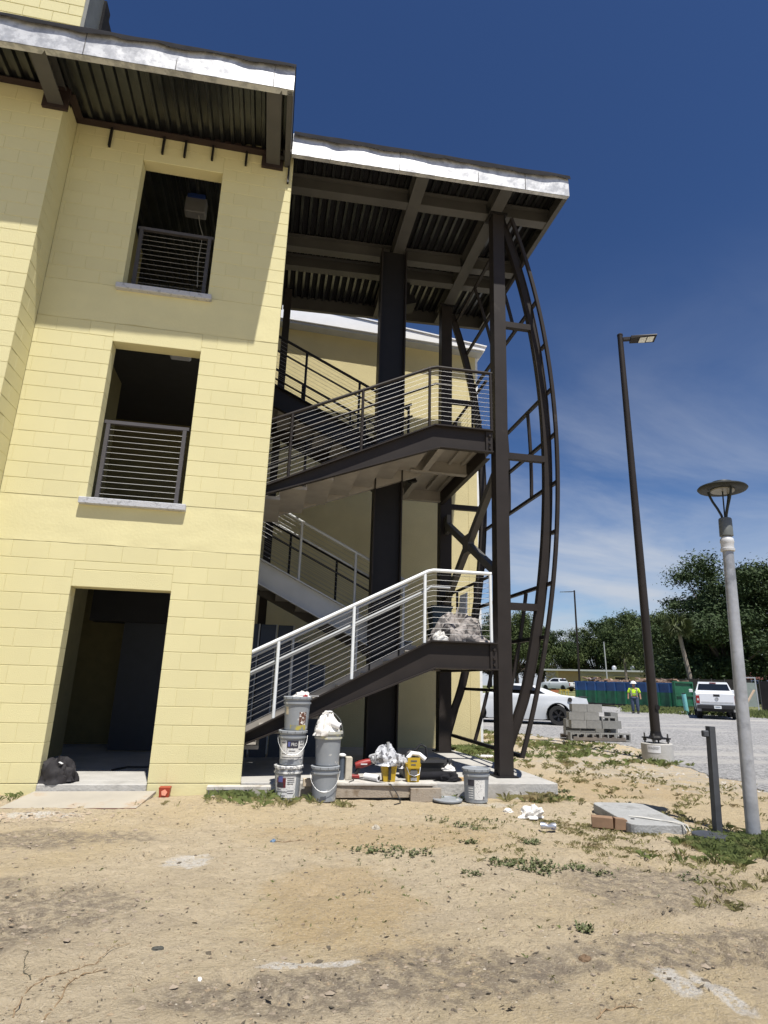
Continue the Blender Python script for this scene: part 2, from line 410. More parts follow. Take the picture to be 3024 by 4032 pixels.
    c = mix(mul(mul(blob(6.6, 4.4, 1.6, 4.2, .4, 1.2), mr(noi(5, 7, .7), .4, .6)), .6), c, (.42, .40, .36))
    c = mix(mr(noi(24, 6, .82), .50, .68, 0, .7), c, (.30, .245, .175))
    c = mix(mr(noi(7, 6, .8), .50, .68, 0, .5), c, (.37, .305, .22))
    c = mix(mr(noi(60, 4, .8), .52, .68, 0, .6), c, (.66, .58, .45))
    vo = t.nodes.new('ShaderNodeTexVoronoi'); vo.inputs['Scale'].default_value = 16; t.links.new(pos, vo.inputs['Vector'])
    c = mix(mr(vo.outputs['Distance'], .10, .05, 0, .7), c, (.20, .165, .12))
    c = mix(mr(noi(.9, 6, .7), .62, .74, 0, .4), c, (.24, .215, .12))
    gy = t.nodes.new('ShaderNodeVectorMath'); gy.operation = 'DISTANCE'; t.links.new(pos, gy.inputs[0]); gy.inputs[1].default_value = tuple(CAMP)
    c = mix(mr(gy.outputs['Value'], 38, 50, 0, .9), c, (.13, .15, .06))                     # grass verge beyond the lot
    t.links.new(c, b.inputs['Base Color'])
    bu = t.nodes.new('ShaderNodeBump'); bu.inputs['Strength'].default_value = 1.0; bu.inputs['Distance'].default_value = .06
    ad = t.nodes.new('ShaderNodeMath'); ad.operation = 'ADD'; t.links.new(noi(14, 8, .72), ad.inputs[0])
    t.links.new(mul(noi(75, 4, .7), .35), ad.inputs[1]); t.links.new(ad.outputs[0], bu.inputs['Height']); t.links.new(bu.outputs[0], b.inputs['Normal'])
    return m
gme.materials.append(ground_material())
solo('ground', gme, None, kind='structure')

# gravel parking lot with a ragged edge
def gravel_material():
    m = bpy.data.materials.new('grey_gravel'); m.use_nodes = True; t = m.node_tree; b = t.nodes['Principled BSDF']; b.inputs['Roughness'].default_value = .9
    g = t.nodes.new('ShaderNodeNewGeometry')
    vo = t.nodes.new('ShaderNodeTexNoise'); vo.inputs['Scale'].default_value = 15; vo.inputs['Detail'].default_value = 7; vo.inputs['Roughness'].default_value = .85; t.links.new(g.outputs['Position'], vo.inputs['Vector'])
    cr = t.nodes.new('ShaderNodeValToRGB'); cr.color_ramp.elements[0].position = .40; cr.color_ramp.elements[1].position = .60; cr.color_ramp.elements[0].color = (.10, .10, .105, 1); cr.color_ramp.elements[1].color = (.44, .435, .425, 1)
    t.links.new(vo.outputs['Fac'], cr.inputs[0])
    n = t.nodes.new('ShaderNodeTexNoise'); n.inputs['Scale'].default_value = .55; n.inputs['Detail'].default_value = 6; t.links.new(g.outputs['Position'], n.inputs['Vector'])
    mp = t.nodes.new('ShaderNodeMapping'); mp.inputs['Scale'].default_value = (.25, 1.2, 1); t.links.new(g.outputs['Position'], mp.inputs[0]); t.links.new(mp.outputs[0], n.inputs['Vector'])
    r = t.nodes.new('ShaderNodeMapRange'); r.interpolation_type = 'SMOOTHSTEP'; r.inputs['From Min'].default_value = .5; r.inputs['From Max'].default_value = .64; r.inputs['To Max'].default_value = .8; t.links.new(n.outputs['Fac'], r.inputs['Value'])
    mx = t.nodes.new('ShaderNodeMix'); mx.data_type = 'RGBA'; t.links.new(r.outputs[0], mx.inputs['Factor']); t.links.new(cr.outputs[0], mx.inputs[6]); mx.inputs[7].default_value = (.40, .385, .36, 1)
    t.links.new(mx.outputs[2], b.inputs['Base Color'])
    bu = t.nodes.new('ShaderNodeBump'); bu.inputs['Strength'].default_value = 1; bu.inputs['Distance'].default_value = .03; t.links.new(vo.outputs['Fac'], bu.inputs['Height']); t.links.new(bu.outputs[0], b.inputs['Normal'])
    return m
gv = MB(); rows = []
yy = -5.0; 
while yy < 43.5:
    rows.append(yy); yy += .16 if yy < 14 else 1.5
N = 26
for j, y in enumerate(rows):
    for i in range(N):
        t = i/(N-1)
        x = 60
        e = -gravel_side(0, y) if y <= 44 else 6
        e += .45*fbm(y*1.3, 2.2, 0, 4, 1.0)*1.6
        x = e + (55-e)*t**2.4
        gv.v.append(Vector((x, y, GZ+.004+.012*fbm(x, y, 5, 2, 2.0)*(1 if t > 0 else -2) - (.03 if i == 0 else 0))))
gv.f = [(j*N+i, j*N+i+1, (j+1)*N+i+1, (j+1)*N+i) for j in range(len(rows)-1) for i in range(N-1)]
solo('gravel_lot', gv, gravel_material(), kind='structure', smooth=True)

# concrete slab under the stair
sb = MB(); sb.prism([(-6, .205), (.0, .205), (.0, .06), (1.0, .02), (3.86, -.03), (3.86, 1.4), (3.62, 3.9), (.5, 4.1), (-6, 4.1)], 'z', -.45, 0.0)
sb2 = solo('concrete_slab', sb, m_conc, kind='structure')
bv = sb2.modifiers.new('b', 'BEVEL'); bv.width = .012; bv.segments = 2; bv.limit_method = 'ANGLE'
# ------------------------------------------------------------------ the yellow block building
C8 = .2032; XL, XR = -2.137, -1.013
bld = thing('block_building', 'three storey pale yellow block building with three stacked openings, on the left', 'building', (-3.1, 0, 0))
mort = MB()
def wall_core(x0, x1, y0, y1, z0, z1): mort.box(x0+.0035, x1-.0035, y0+.0042, y1-.0042, z0, z1)
wall_core(-3.1, XL, 0, .2, 0, 8.86); wall_core(XR, 0, 0, .2, 0, 8.86)
for z0, z1 in ((2.14, 3.2), (5.39, 6.2), (8.37, 8.86)): mort.box(XL-.01, XR+.01, .006, .194, z0, z1)
wall_core(-3.3, -3.1, -.46, .2, -.3, 8.86); wall_core(-5.6, -3.1, -.48, -.28, -.3, 8.86)
wall = part('wall', mort, m_mort, bld)
# painted foot of the wall and cast bands at the floors
wf = MB(); wf.cbox(-3.09, XL-.002, .002, .198, -.4, -.003, .006); wf.cbox(XR+.002, -.002, .002, .198, -.4, -.003, .006)
part('wall_foot', wf, m_yel_s, wall)
for z0, z1 in ((13*C8+.005, 3.2), (5.648, 6.205)):
    bd = MB()
    nxp, nzp = 60, 12
    for j in range(nzp+1):
        for i in range(nxp+1):
            x = -3.098+3.096*i/nxp; z = z0+(z1-z0)*j/nzp
            d = .0035*fbm(x*2, z*9, 1, 3, 1.0)+.004*fbm(x, z*4, 5, 2, 1.5)
            if j in (0, nzp): d += .006*fbm(x*5, z, 8, 2, 1.0)
            bd.v.append(Vector((x, -.001+min(.004, d), z+(.014*fbm(x*3, z0, 2, 3, 1.0) if j in (0,) else 0))))
    bd.f = [(j*(nxp+1)+i, j*(nxp+1)+i+1, (j+1)*(nxp+1)+i+1, (j+1)*(nxp+1)+i) for j in range(nzp) for i in range(nxp)]
    bd.box(-3.098, -.002, .02, .2, z0, z1)
    bd.add([(-.002, -.001, z0), (-.002, .03, z0), (-.002, .03, z1), (-.002, -.001, z1)], [(0, 1, 2, 3)])
    part('floor_band', bd, m_yel_s, wall, smooth=True, fix=False)
BC = {}
def block_mesh(l, h, d):
    k = (round(l, 3), round(h, 3), round(d, 3))
    if k not in BC:
        b = MB(); b.cbox(-l/2, l/2, -d/2, d/2, -h/2, h/2, .003); BC[k] = b.mesh('block'); BC[k].materials.append(m_yellow)
    return BC[k]
nblock = 0
rest = MB()
def put_block(x0, x1, y0, y1, z0, z1, far=False, ax='x'):
    global nblock
    g, hg = .001, .003
    if ax == 'x': l, d = x1-x0-2*g, y1-y0
    else: l, d = x1-x0, y1-y0-2*g
    if far or nblock >= 296:
        rest.cbox(x0+g, x1-g, y0, y1, z0+hg, z1-hg, .003); return
    me = block_mesh(round(l, 3), round(z1-z0-2*hg, 3), round(d, 3))
    inst('block', me, wall, ((x0+x1)/2, (y0+y1)/2 + random.uniform(-.0008, .0008), (z0+z1)/2)); nblock += 1
def course(z, k, x0, x1, y0, y1, holes, org=0.0, h=C8, far=False):
    segs = [(x0, x1)]
    for a, b in holes:
        ns = []
        for s, e in segs:
            if b <= s or a >= e: ns.append((s, e)); continue
            if a > s: ns.append((s, a))
            if b < e: ns.append((b, e))
        segs = ns
    off = (k % 2)*.2032
    for s, e in segs:
        j = math.floor((org-e-off)/.4064)-1
        cuts = [e]
        while True:
            p = org-off-j*.4064
            if p < e-.05 and p > s+.05: cuts.append(p)
            if p <= s: break
            j += 1
        cuts.append(s)
        for a, b in zip(cuts, cuts[1:]):
            if a-b > .04: put_block(b, a, y0, y1, z, z+h, far)
def holes_at(z, h=C8):
    o = []
    for zs, zh, lt in ((0, 2.134, 2.337), (3.23, 5.38, 5.643), (6.25, 8.36, 8.65)):
        if z+h > zs+.03 and z < lt-.03: o.append((XL, XR))
    return o
for k in range(13): course(k*C8, k, -3.1, 0, 0, .2, holes_at(k*C8))
for k in range(12): course(3.205+k*C8, k+1, -3.1, 0, 0, .2, holes_at(3.205+k*C8))
for k in range(13): course(6.21+k*C8, k, -3.1, 0, 0, .2, holes_at(6.21+k*C8))
# lintels and the closer course over the door
def lintel(x0, x1, z0, z1):
    b = MB(); b.cbox(x0, x1, -.002, .202, z0, z1, .005); part('lintel', b, m_yellow, wall)
lintel(XL+.001, XR-.001, 2.134, 2.335); put_block(XL, XR, 0, .2, 2.337, 2.438)
lintel(XL+.001, XR-.001, 5.38, 5.641); lintel(XL+.001, XR-.001, 8.36, 8.648)
# return and the wall that stands nearer
for k in range(43):
    z = k*C8; far = z < 3.3
    rl = -.48+.2 if k % 2 else -.48
    if k % 2: put_block(-3.3, -3.1, -.28, 0, z, z+C8, far or z > 8.6, 'y')
    else:
        put_block(-3.3, -3.1, -.48, -.0732, z, z+C8, far or z > 8.6, 'y'); put_block(-3.3, -3.1, -.0732, 0, z, z+C8, True, 'y')
    x = -3.1 if k % 2 else -3.3
    for q in range(5):
        x0 = x-.4064; put_block(x0, x, -.48, -.28, z, z+C8, far or q > 1 or z > 8.3); x = x0
part('block_courses', rest, m_yellow, wall, kind='stuff')
# sills
for z in (3.13, 6.155):
    b = MB(); b.cbox(-2.2, -.953, -.075, .21, z, z+.082, .008); part('sill', b, m_sill, bld)
b = MB(); b.cbox(XL, XR, -.035, .208, -.4, -.002, .01); part('threshold', b, m_conc, bld)
# inside: floors, partition walls, door
for z in (3.2, 6.2):
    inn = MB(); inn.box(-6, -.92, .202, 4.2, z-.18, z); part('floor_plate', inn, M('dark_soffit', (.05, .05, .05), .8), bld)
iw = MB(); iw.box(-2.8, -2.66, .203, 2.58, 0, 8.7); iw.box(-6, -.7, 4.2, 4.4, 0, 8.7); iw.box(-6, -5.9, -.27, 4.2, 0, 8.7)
part('inner_wall', iw, M('shaded_inner_wall', (.22, .195, .095), .9), bld)  # wall yellow darkened in its colour for the shaded interior
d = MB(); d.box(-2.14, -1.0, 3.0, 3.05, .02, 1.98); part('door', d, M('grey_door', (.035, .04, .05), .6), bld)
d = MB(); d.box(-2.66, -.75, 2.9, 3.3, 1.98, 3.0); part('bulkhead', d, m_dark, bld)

# roof over the block building
def zr1(x, y): return 8.65+.0366*(x+.05)+.012*(y+1.3)
F1 = -1.3
def slab_quad(mb, zf, x0, x1, y0, y1, a, b):
    mb.hexa([(x0, y0, zf(x0, y0)+a), (x1, y0, zf(x1, y0)+a), (x1, y1, zf(x1, y1)+a), (x0, y1, zf(x0, y1)+a)],
            [(x0, y0, zf(x0, y0)+b), (x1, y0, zf(x1, y0)+b), (x1, y1, zf(x1, y1)+b), (x0, y1, zf(x0, y1)+b)])
def fascia_sheet(mb, zf, x0, x1, y, h, n=80, seed=0):      # thin sheet metal, slightly buckled, with a bottom lip
    for i in range(n+1):
        x = x0+(x1-x0)*i/n
        for j, t in enumerate((0, .12, .35, .65, 1.0)):
            w = .006*fbm(x*1.7, t*1.3+seed, 3, 3, 1.0)+.003*fbm(x*6, t*4+seed, 5, 2, 1.0)
            mb.v.append(Vector((x, y-.004+w, zf(x, y)+h*t)))
    mb.f += [(i*5+j, (i+1)*5+j, (i+1)*5+j+1, i*5+j+1) for i in range(n) for j in range(4)]
def corr(mb, zf, x0, x1, y0, y1, a, pitch=.152, dep=.055):  # trapezoidal deck running along y
    x = x0; prof = []
    while x < x1:
        for dx, dz in ((0, 0), (.045, 0), (.062, dep), (.135, dep)):
            if x+dx <= x1: prof.append((x+dx, dz))
        x += pitch
    prof.append((x1, 0)); n = len(prof); o = len(mb.v)
    for y in (y0, y1):
        for px, dz in prof: mb.v.append(Vector((px, y, zf(px, y)+a+dz)))
    for y in (y0, y1):
        for px, dz in prof: mb.v.append(Vector((px, y, zf(px, y)+a+dz+.02)))
    for i in range(n-1):
        mb.f.append((o+i, o+i+1, o+n+i+1, o+n+i)); mb.f.append((o+2*n+i+1, o+2*n+i, o+3*n+i, o+3*n+i+1))
def ibeam_pts(mb, p, q, w, h, t=.018):       # I-section; p,q on the bottom-centre line
    p, q = Vector(p), Vector(q); up = Vector((0, 0, 1))
    mb.bar(p+up*t/2, q+up*t/2, w, t); mb.bar(p+up*(h-t/2), q+up*(h-t/2), w, t); mb.bar(p+up*h/2, q+up*h/2, .012, h-2*t-.002)
def membrane(mb, zf, x0, x1, y0, y1, top, seed):   # roofing felt lapped over the edge, ragged lower hem
    n = int((x1-x0)/.06)
    for i in range(n+1):
        x = x0+(x1-x0)*i/n
        lip = .10+.09*fbm(x*.9, seed, 0, 3, 1.0)+.05*fbm(x*3.2, seed, 3, 2, 1.0)
        out = .03+.02*fbm(x*2.3, seed, 6, 2, 1.0)
        zt = zf(x, y0)+top+.016*fbm(x*1.6, seed, 9, 2, 1.0)
        mb.v += [Vector((x, y0-out-.012, zt-lip)), Vector((x, y0-out, zt-lip*.4)), Vector((x, y0-out*.4, zt)), Vector((x, y0+.5, zf(x, y0+.5)+top+.02)), Vector((x, y1, zf(x, y1)+top+.02))]
    mb.f += [(i*5+j, (i+1)*5+j, (i+1)*5+j+1, i*5+j+1) for i in range(n) for j in range(4)]
f = MB(); fascia_sheet(f, zr1, -5.6, -.05, F1, .40, 110, 1); slab_quad(f, zr1, -5.6, -.05, F1+.006, F1+.09, 0, .012); slab_quad(f, zr1, -5.6, -.05, F1+.012, F1+.03, .012, .40)
part('fascia', f, m_galv, bld, fix=False)
m_seam = M('fascia_seam', (.10, .10, .11), .6)
def seams(par, zf, xs_, y, h):
    for k, x in enumerate(xs_):
        f = MB(); f.hexa([(x, y-.013, zf(x, y)+.012), (x+.011, y-.013, zf(x, y)+.012), (x+.011, y-.001, zf(x, y)+.012), (x, y-.001, zf(x, y)+.012)], [(x+.004, y-.012, zf(x, y)+h*(.5+.4*(k % 2))), (x+.010, y-.012, zf(x, y)+h*(.5+.4*(k % 2))), (x+.010, y-.001, zf(x, y)+h*(.5+.4*(k % 2))), (x+.004, y-.001, zf(x, y)+h*(.5+.4*(k % 2)))]); part('sheet_seam', f, m_seam, par)
seams(bld, zr1, (-4.3, -2.65, -1.55, -.32), F1, .38)
f = MB(); slab_quad(f, zr1, -.062, -.05, F1+.02, .0, .0, .40); slab_quad(f, zr1, -.13, -.063, F1+.02, 0, 0, .012); part('side_fascia', f, m_gsteel, bld)
f = MB(); corr(f, zr1, -5.5, -.07, F1+.03, .9, .27); part('metal_deck', f, m_deck, bld, fix=False)
f = MB(); corr(f, zr1, -5.5, -.9, .9, 4.2, .27); slab_quad(f, zr1, -5.5, -.07, .9, 4.3, .33, .4); part('inner_deck', f, m_deck, bld, fix=False)
f = MB(); membrane(f, zr1, -5.6, -.04, F1, 4.3, .43, 4.2); part('roof_membrane', f, m_memb, bld, smooth=True, fix=False)
for x, y1 in ((-.30, -.02), (-3.19, -.5)):
    f = MB(); ibeam_pts(f, (x, F1+.03, zr1(x, F1)+.004), (x, y1, zr1(x, y1)-.02), .2, .27); part('roof_beam', f, m_gsteel, bld)
    f = MB(); f.box(x-.17, x+.15, y1-.03, y1+.015, 8.58 if x > -1 else 8.47, 8.86); part('bearing_plate', f, m_rust, bld)
f = MB(); f.box(-3.1, -.05, -.012, .0, 8.80, 8.95); f.box(-3.1, -.05, -.11, -.013, 8.80, 8.812)
f.box(-3.1, -3.088, -.48, -.02, 8.78, 8.93); f.box(-3.087, -2.99, -.48, -.115, 8.78, 8.792); f.box(-5.6, -3.1, -.495, -.482, 8.77, 8.92); f.box(-5.6, -3.1, -.58, -.496, 8.77, 8.782)
part('ledger_angle', f, m_rust, bld)
f = MB(); f.box(-3.1, -.02, .0, .2, 8.86, 9.1); f.box(-5.6, -3.1, -.48, -.28, 8.86, 9.05); f.box(-3.3, -3.1, -.28, .19, 8.86, 9.05); part('wall_head', f, m_yel_s, bld)
for x, a, b_ in ((-2.62, 8.80, 8.47), (-1.89, 8.80, 8.50), (-1.58, 8.80, 8.51), (-1.19, 8.8, 8.543), (-.70, 8.80, 8.555), (-.06, 8.9, 8.36)):
    f = MB(); f.box(x-.014, x+.014, -.045, -.001, b_, a); part('strap', f, m_black, bld)
# parapet tower above the roof edge
tw = MB(); tw.box(-6.2, -3.352, .012, 2.2, 9.0, 11.9); part('parapet_core', tw, m_mort, bld)
tw2 = MB()
for k in range(14):
    z = 8.985+k*C8; x = -3.35-(.2032 if k % 2 else 0)
    if k % 2: tw2.cbox(-3.552, -3.35, 0, .2, z+.004, z+C8-.004, .005)
    for q in range(5): tw2.cbox(x-.4064+.002, x-.002, 0, .2, z+.004, z+C8-.004, .005); x -= .4064
part('parapet_courses', tw2, m_yellow, bld, kind='stuff')
tw3 = MB(); tw3.box(-3.351, -3.30, .01, .50, 9.0, 11.9); part('parapet_flashing', tw3, M('grey_flashing', (.15, .155, .14), .6, var=.3, scale=3, world=True), bld)
tw4 = MB(); tw4.box(-3.352, -3.26, .5, .72, 9.0, 11.9); tw4.box(-3.352, -3.31, .72, 2.2, 9.0, 11.9); part('parapet_edge', tw4, m_memb, bld)

# fittings seen in the openings
t = thing('ceiling_light', 'white ceiling light fitting seen through the middle opening', 'light fitting', (-1.5, 1.23, 5.95))
f = MB(); f.cbox(-1.66, -1.35, 1.1, 1.36, 5.93, 6.015, .02); part('diffuser', f, M('white_plastic', (.6, .62, .66), .5), t)
f = MB(); f.box(-1.56, -1.45, 1.14, 1.2, 5.922, 5.929); part('clip', f, M('blue_plastic', (.05, .08, .3), .5), t)
t = thing('junction_box', 'pale box hanging under the roof deck, seen through the top opening', 'junction box', (-1.55, 1.2, 8.9))
f = MB(); f.cbox(-1.73, -1.39, 1.12, 1.3, 8.56, 8.86, .015); part('box', f, M('pale_grey_box', (.17, .17, .175), .6), t)
f = MB(); f.box(-1.70, -1.42, 1.1, 1.32, 8.83, 8.905); part('blue_cover', f, M('blue_tape', (.02, .05, .22), .5), t)
f = MB(); f.tube([(-1.5, 1.2, 8.56), (-1.47, 1.2, 8.4), (-1.4, 1.21, 8.2), (-1.42, 1.22, 7.7), (-1.38, 1.22, 7.2)], .007, 6); part('cord', f, m_concd, t)
# ------------------------------------------------------------------ stair canopy
def zr2(x, y): return 8.745+.0325*(x+.12)+.03*(y+.19)
F2 = -.19; RX = 4.47; RY = 4.02
can = thing('canopy_roof', 'flat steel stair canopy with bright galvanised fascia, right of the block wall', 'roof', (2, 2, 8.7))
f = MB(); fascia_sheet(f, zr2, -.03, RX, F2, .39, 100, 7); slab_quad(f, zr2, -.03, RX, F2+.006, F2+.07, 0, .012); slab_quad(f, zr2, -.03, RX, F2+.012, F2+.03, .012, .39)
part('fascia', f, m_galv, can, fix=False)
seams(can, zr2, (.55, 1.62, 2.9, 3.7), F2, .37)
f = MB(); slab_quad(f, zr2, -.16, -.035, F2-.01, F2+.05, .03, .07); slab_quad(f, zr2, -.16, -.1, F2+.05, .0, .03, .07); part('fascia_bracket', f, m_gsteel, can)
f = MB(); slab_quad(f, zr2, RX-.012, RX, F2+.032, RY, 0, .39); slab_quad(f, zr2, RX-.08, RX-.013, F2+.075, RY, 0, .014); part('side_channel', f, m_gsteel, can)
f = MB(); slab_quad(f, zr2, -.05, RX-.014, RY-.012, RY, 0, .39); slab_quad(f, zr2, -.05, RX-.09, RY-.08, RY-.013, 0, .014); part('rear_channel', f, m_gsteel, can)
f = MB(); corr(f, zr2, -.9, RX-.02, F2+.035, RY-.02, .31); part('metal_deck', f, m_deck, can, fix=False)
f = MB(); membrane(f, zr2, -.02, RX+.03, F2, RY, .42, 11.7); part('roof_membrane', f, m_memb, can, smooth=True, fix=False)
f = MB(); slab_quad(f, zr2, -.9, RX+.02, F2+.04, RY+.01, .355, .415); part('insulation_board', f, m_memb, can)
for x, w in ((2.02, .2), (3.42, .2), (-.25, .2)):
    f = MB(); ibeam_pts(f, (x, F2+.075, zr2(x, F2)+.004), (x, RY-.02, zr2(x, RY)+.004), w, .30); part('main_beam', f, m_gsteel, can)
xs_b = [(-.14, 1.915), (2.125, 3.315), (3.525, RX-.015)]
for y in (.55, 2.0, 2.56):
    for x0, x1 in xs_b:
        f = MB(); ibeam_pts(f, (x0, y, zr2(x0, y)+.012), (x1, y, zr2(x1, y)+.012), .165, .28); part('cross_beam', f, m_gsteel, can)

# ------------------------------------------------------------------ columns
def column(label, x0, x1, xt0, xt1, y0, y1, top, plate=True):
    c = thing('steel_column', label, 'column', ((x0+x1)/2, (y0+y1)/2, 0), 'steel columns of the stair')
    f = MB(); f.hexa([(x0, y0, .0), (x1, y0, .0), (x1, y1, 0), (x0, y1, 0)], [(xt0, y0, top), (xt1, y0, top), (xt1, y1, top), (xt0, y1, top)])
    part('shaft', f, m_brown, c)
    f = MB(); f.box(x0-.05, x1+.05, y0-.04, y1+.05, .001, .02); part('base_plate', f, m_black, c)
    f = MB(); f.box(xt0-.05, xt1+.05, y0-.04, y1+.04, top-.03, top-.001); part('cap_plate', f, m_black, c)
    return c
column('tall dark bronze steel column at the front corner of the stair', 3.265, 3.46, 3.375, 3.57, .40, .60, zr2(3.42, .5)+.003)
column('dark steel column at the rear corner behind the stair landings', 3.245, 3.47, 3.29, 3.515, 3.2, 3.42, zr2(3.4, 3.3)+.003)
cc = thing('steel_column', 'wide dark steel column between the two stair flights', 'column', (1.94, 1.78, 0), 'steel columns of the stair')
f = MB(); f.box(1.70, 1.722, 1.63, 1.88, 0, zr2(1.7, 1.7)+.002); part('flange', f, m_brown, cc)
f = MB(); f.box(2.148, 2.17, 1.63, 1.88, 0, zr2(2.1, 1.7)+.002); part('flange', f, m_brown, cc)
f = MB(); f.box(1.723, 2.147, 1.735, 1.752, 0, zr2(1.9, 1.7)+.002); part('web', f, m_black, cc)  # same bronze paint as the flanges, deep shade put into its colour
f = MB(); f.box(1.62, 2.25, 1.58, 1.93, .001, .025); part('base_plate', f, m_black, cc)
t = thing('floodlight', 'small dark floodlight box under the canopy beside the wide column', 'floodlight', (2.35, 2.6, 8.6))
f = MB(); f.hexa([(2.25, 2.45, 8.28), (2.55, 2.45, 8.38), (2.55, 2.8, 8.38), (2.25, 2.8, 8.28)], [(2.28, 2.47, 8.52), (2.5, 2.47, 8.58), (2.5, 2.78, 8.58), (2.28, 2.78, 8.52)]); part('housing', f, m_black, t)
f = MB(); f.box(2.36, 2.44, 2.56, 2.66, 8.5, 8.9); part('bracket', f, m_black, t)

# ------------------------------------------------------------------ stairs
def chan(mb, y, face, pts_top, pts_bot, fl=.07, t=.012, fy=None):
    """channel stringer in the plane y: web polygon plus top and bottom flanges projecting toward `face` (-1/+1)"""
    poly = pts_top+pts_bot[::-1]
    mb.prism(poly, 'y', y, y+t*face*-1)
    for pts, s in ((pts_top, -1), (pts_bot, 1)):
        for a, b in zip(pts, pts[1:]):
            za, zb = sorted((0, s*.02))
            y0, y1 = sorted((y+.0005*face, y+fl*face))
            mb.hexa([(a[0], y0, a[1]+za), (b[0], y0, b[1]+za), (b[0], y1, b[1]+za), (a[0], y1, a[1]+za)], [(a[0], y0, a[1]+zb), (b[0], y0, b[1]+zb), (b[0], y1, b[1]+zb), (a[0], y1, a[1]+zb)])
def stair(name, label, zA, sA, zL, surf, zB, sB, knee, mA, mB_, z0, z1, mnear, risers=9):
    """front flight rises to the right up to a landing, rear flight rises back to the left"""
    st = thing(name, label, 'staircase', (1.2, 1.8, z0))
    dep = .365
    xs0 = -.92
    for y, face in ((.40, -1), (1.66, 1)):
        f = MB(); tp = [(xs0, zA+sA*xs0), (knee, zL)]+([(3.262, zL)] if y < 1 else [(knee+.12, zL)])
        bt = [(xs0, max(zA+sA*xs0-.43, z0+.0)), (knee+.08, zL-dep)]+([(3.262, zL-dep)] if y < 1 else [(knee+.12, zL-dep)])
        chan(f, y, face, tp, bt); part('stringer', f, mA if y < 1 else m_taupe, st)  # taupe on the inner stringer paints in the bounced light
    for y, face in ((1.90, -1), (3.14, 1)):
        f = MB(); tp = [(xs0, zB+sB*xs0), (knee, zB+sB*knee), (knee+.1, zB+sB*knee)]
        bt = [(xs0, zB+sB*xs0-.405), (knee, zB+sB*knee-.405), (knee+.1, zB+sB*knee-.38)]
        chan(f, y, face, tp, bt); part('stringer', f, mnear if y < 2.5 else mB_, st)
    # treads: bent plate with riser
    rise = (surf-z0)/risers; run = rise/sA
    for i in range(1, risers):
        zt = z0+rise*i; x1 = knee-.02-run*(risers-1-i); x0 = x1-run
        f = MB(); f.box(x0-.02, x1, .402, 1.658, zt-.045, zt); f.box(x0-.02, x0-.008, .402, 1.658, zt-rise+.002, zt-.046); part('tread', f, m_taupe, st)
    f = MB(); f.box(knee-.034, knee-.022, .402, 1.658, surf-rise+.002, surf-.04); part('riser', f, m_taupe, st)
    rise2 = (z1-surf)/risers; run2 = rise2/abs(sB)
    for i in range(1, risers):
        zt = surf+rise2*i; x0 = knee+.02-run2*i+.0; x1 = x0+run2
        x0, x1 = x0, x0+run2
        f = MB(); f.box(x0-run2+.35*0, x0+.02, 1.902, 3.138, zt-.045, zt); f.box(x0+.008, x0+.02, 1.902, 3.138, zt-rise2+.002, zt-.046); part('tread', f, m_taupe, st)
    # landing
    f = MB(); f.box(knee-.02, 3.25, .402, 3.2, surf-.05, surf-.004); part('landing_pan', f, m_taupe, st)
    f = MB()
    for x in (2.62, 2.9, 3.12): f.box(x, x+.05, .42, 1.5, surf-.10, surf-.051); f.box(x, x+.05, 1.64, 2.9, surf-.10, surf-.051)
    part('stiffener', f, m_taupe, st)
    for y in (1.52, 3.1):
        f = MB(); ibeam_pts(f, (knee-.1, y, zL-dep+.02), (3.23, y, zL-dep+.02), .1, .26); part('landing_beam', f, m_taupe, st)
    f = MB(); ibeam_pts(f, (knee+.14, .42, zL-dep+.03), (knee+.14, 3.04, zL-dep+.03), .1, .24); part('landing_beam', f, m_taupe, st)
    f = MB(); f.box(3.235, 3.25, .62, 3.18, zL-dep, zL-.001); f.box(3.251, 3.31, .62, 3.18, zL-dep, zL-dep+.014); f.box(3.251, 3.31, .62, 3.18, zL-.015, zL-.001); part('edge_channel', f, mA, st)
    # bolted end plate at the corner column
    f = MB(); f.box(3.16, 3.262, .372, .388, zL-dep+.02, zL-.02); part('end_plate', f, mA, st)
    for dz in (.07, .15, .27):
        f = MB(); f.cyl((3.215, .372, zL-dep+dz), (3.215, .345, zL-dep+dz), .02, 6); part('bolt', f, mA, st)
    return st
stair('lower_staircase', 'lower brown steel stair rising from the slab to its first landing', .52, .513, 1.711, 1.64, 2.945, -.498, 2.32, m_brown, m_gsteel, 0.0, 3.2, m_lgrey)
stair('upper_staircase', 'upper brown steel stair rising to the landing under the canopy', 3.697, .487, 4.848, 4.77, 5.95, -.475, 2.363, m_brown, m_brown, 3.2, 6.2, m_black)

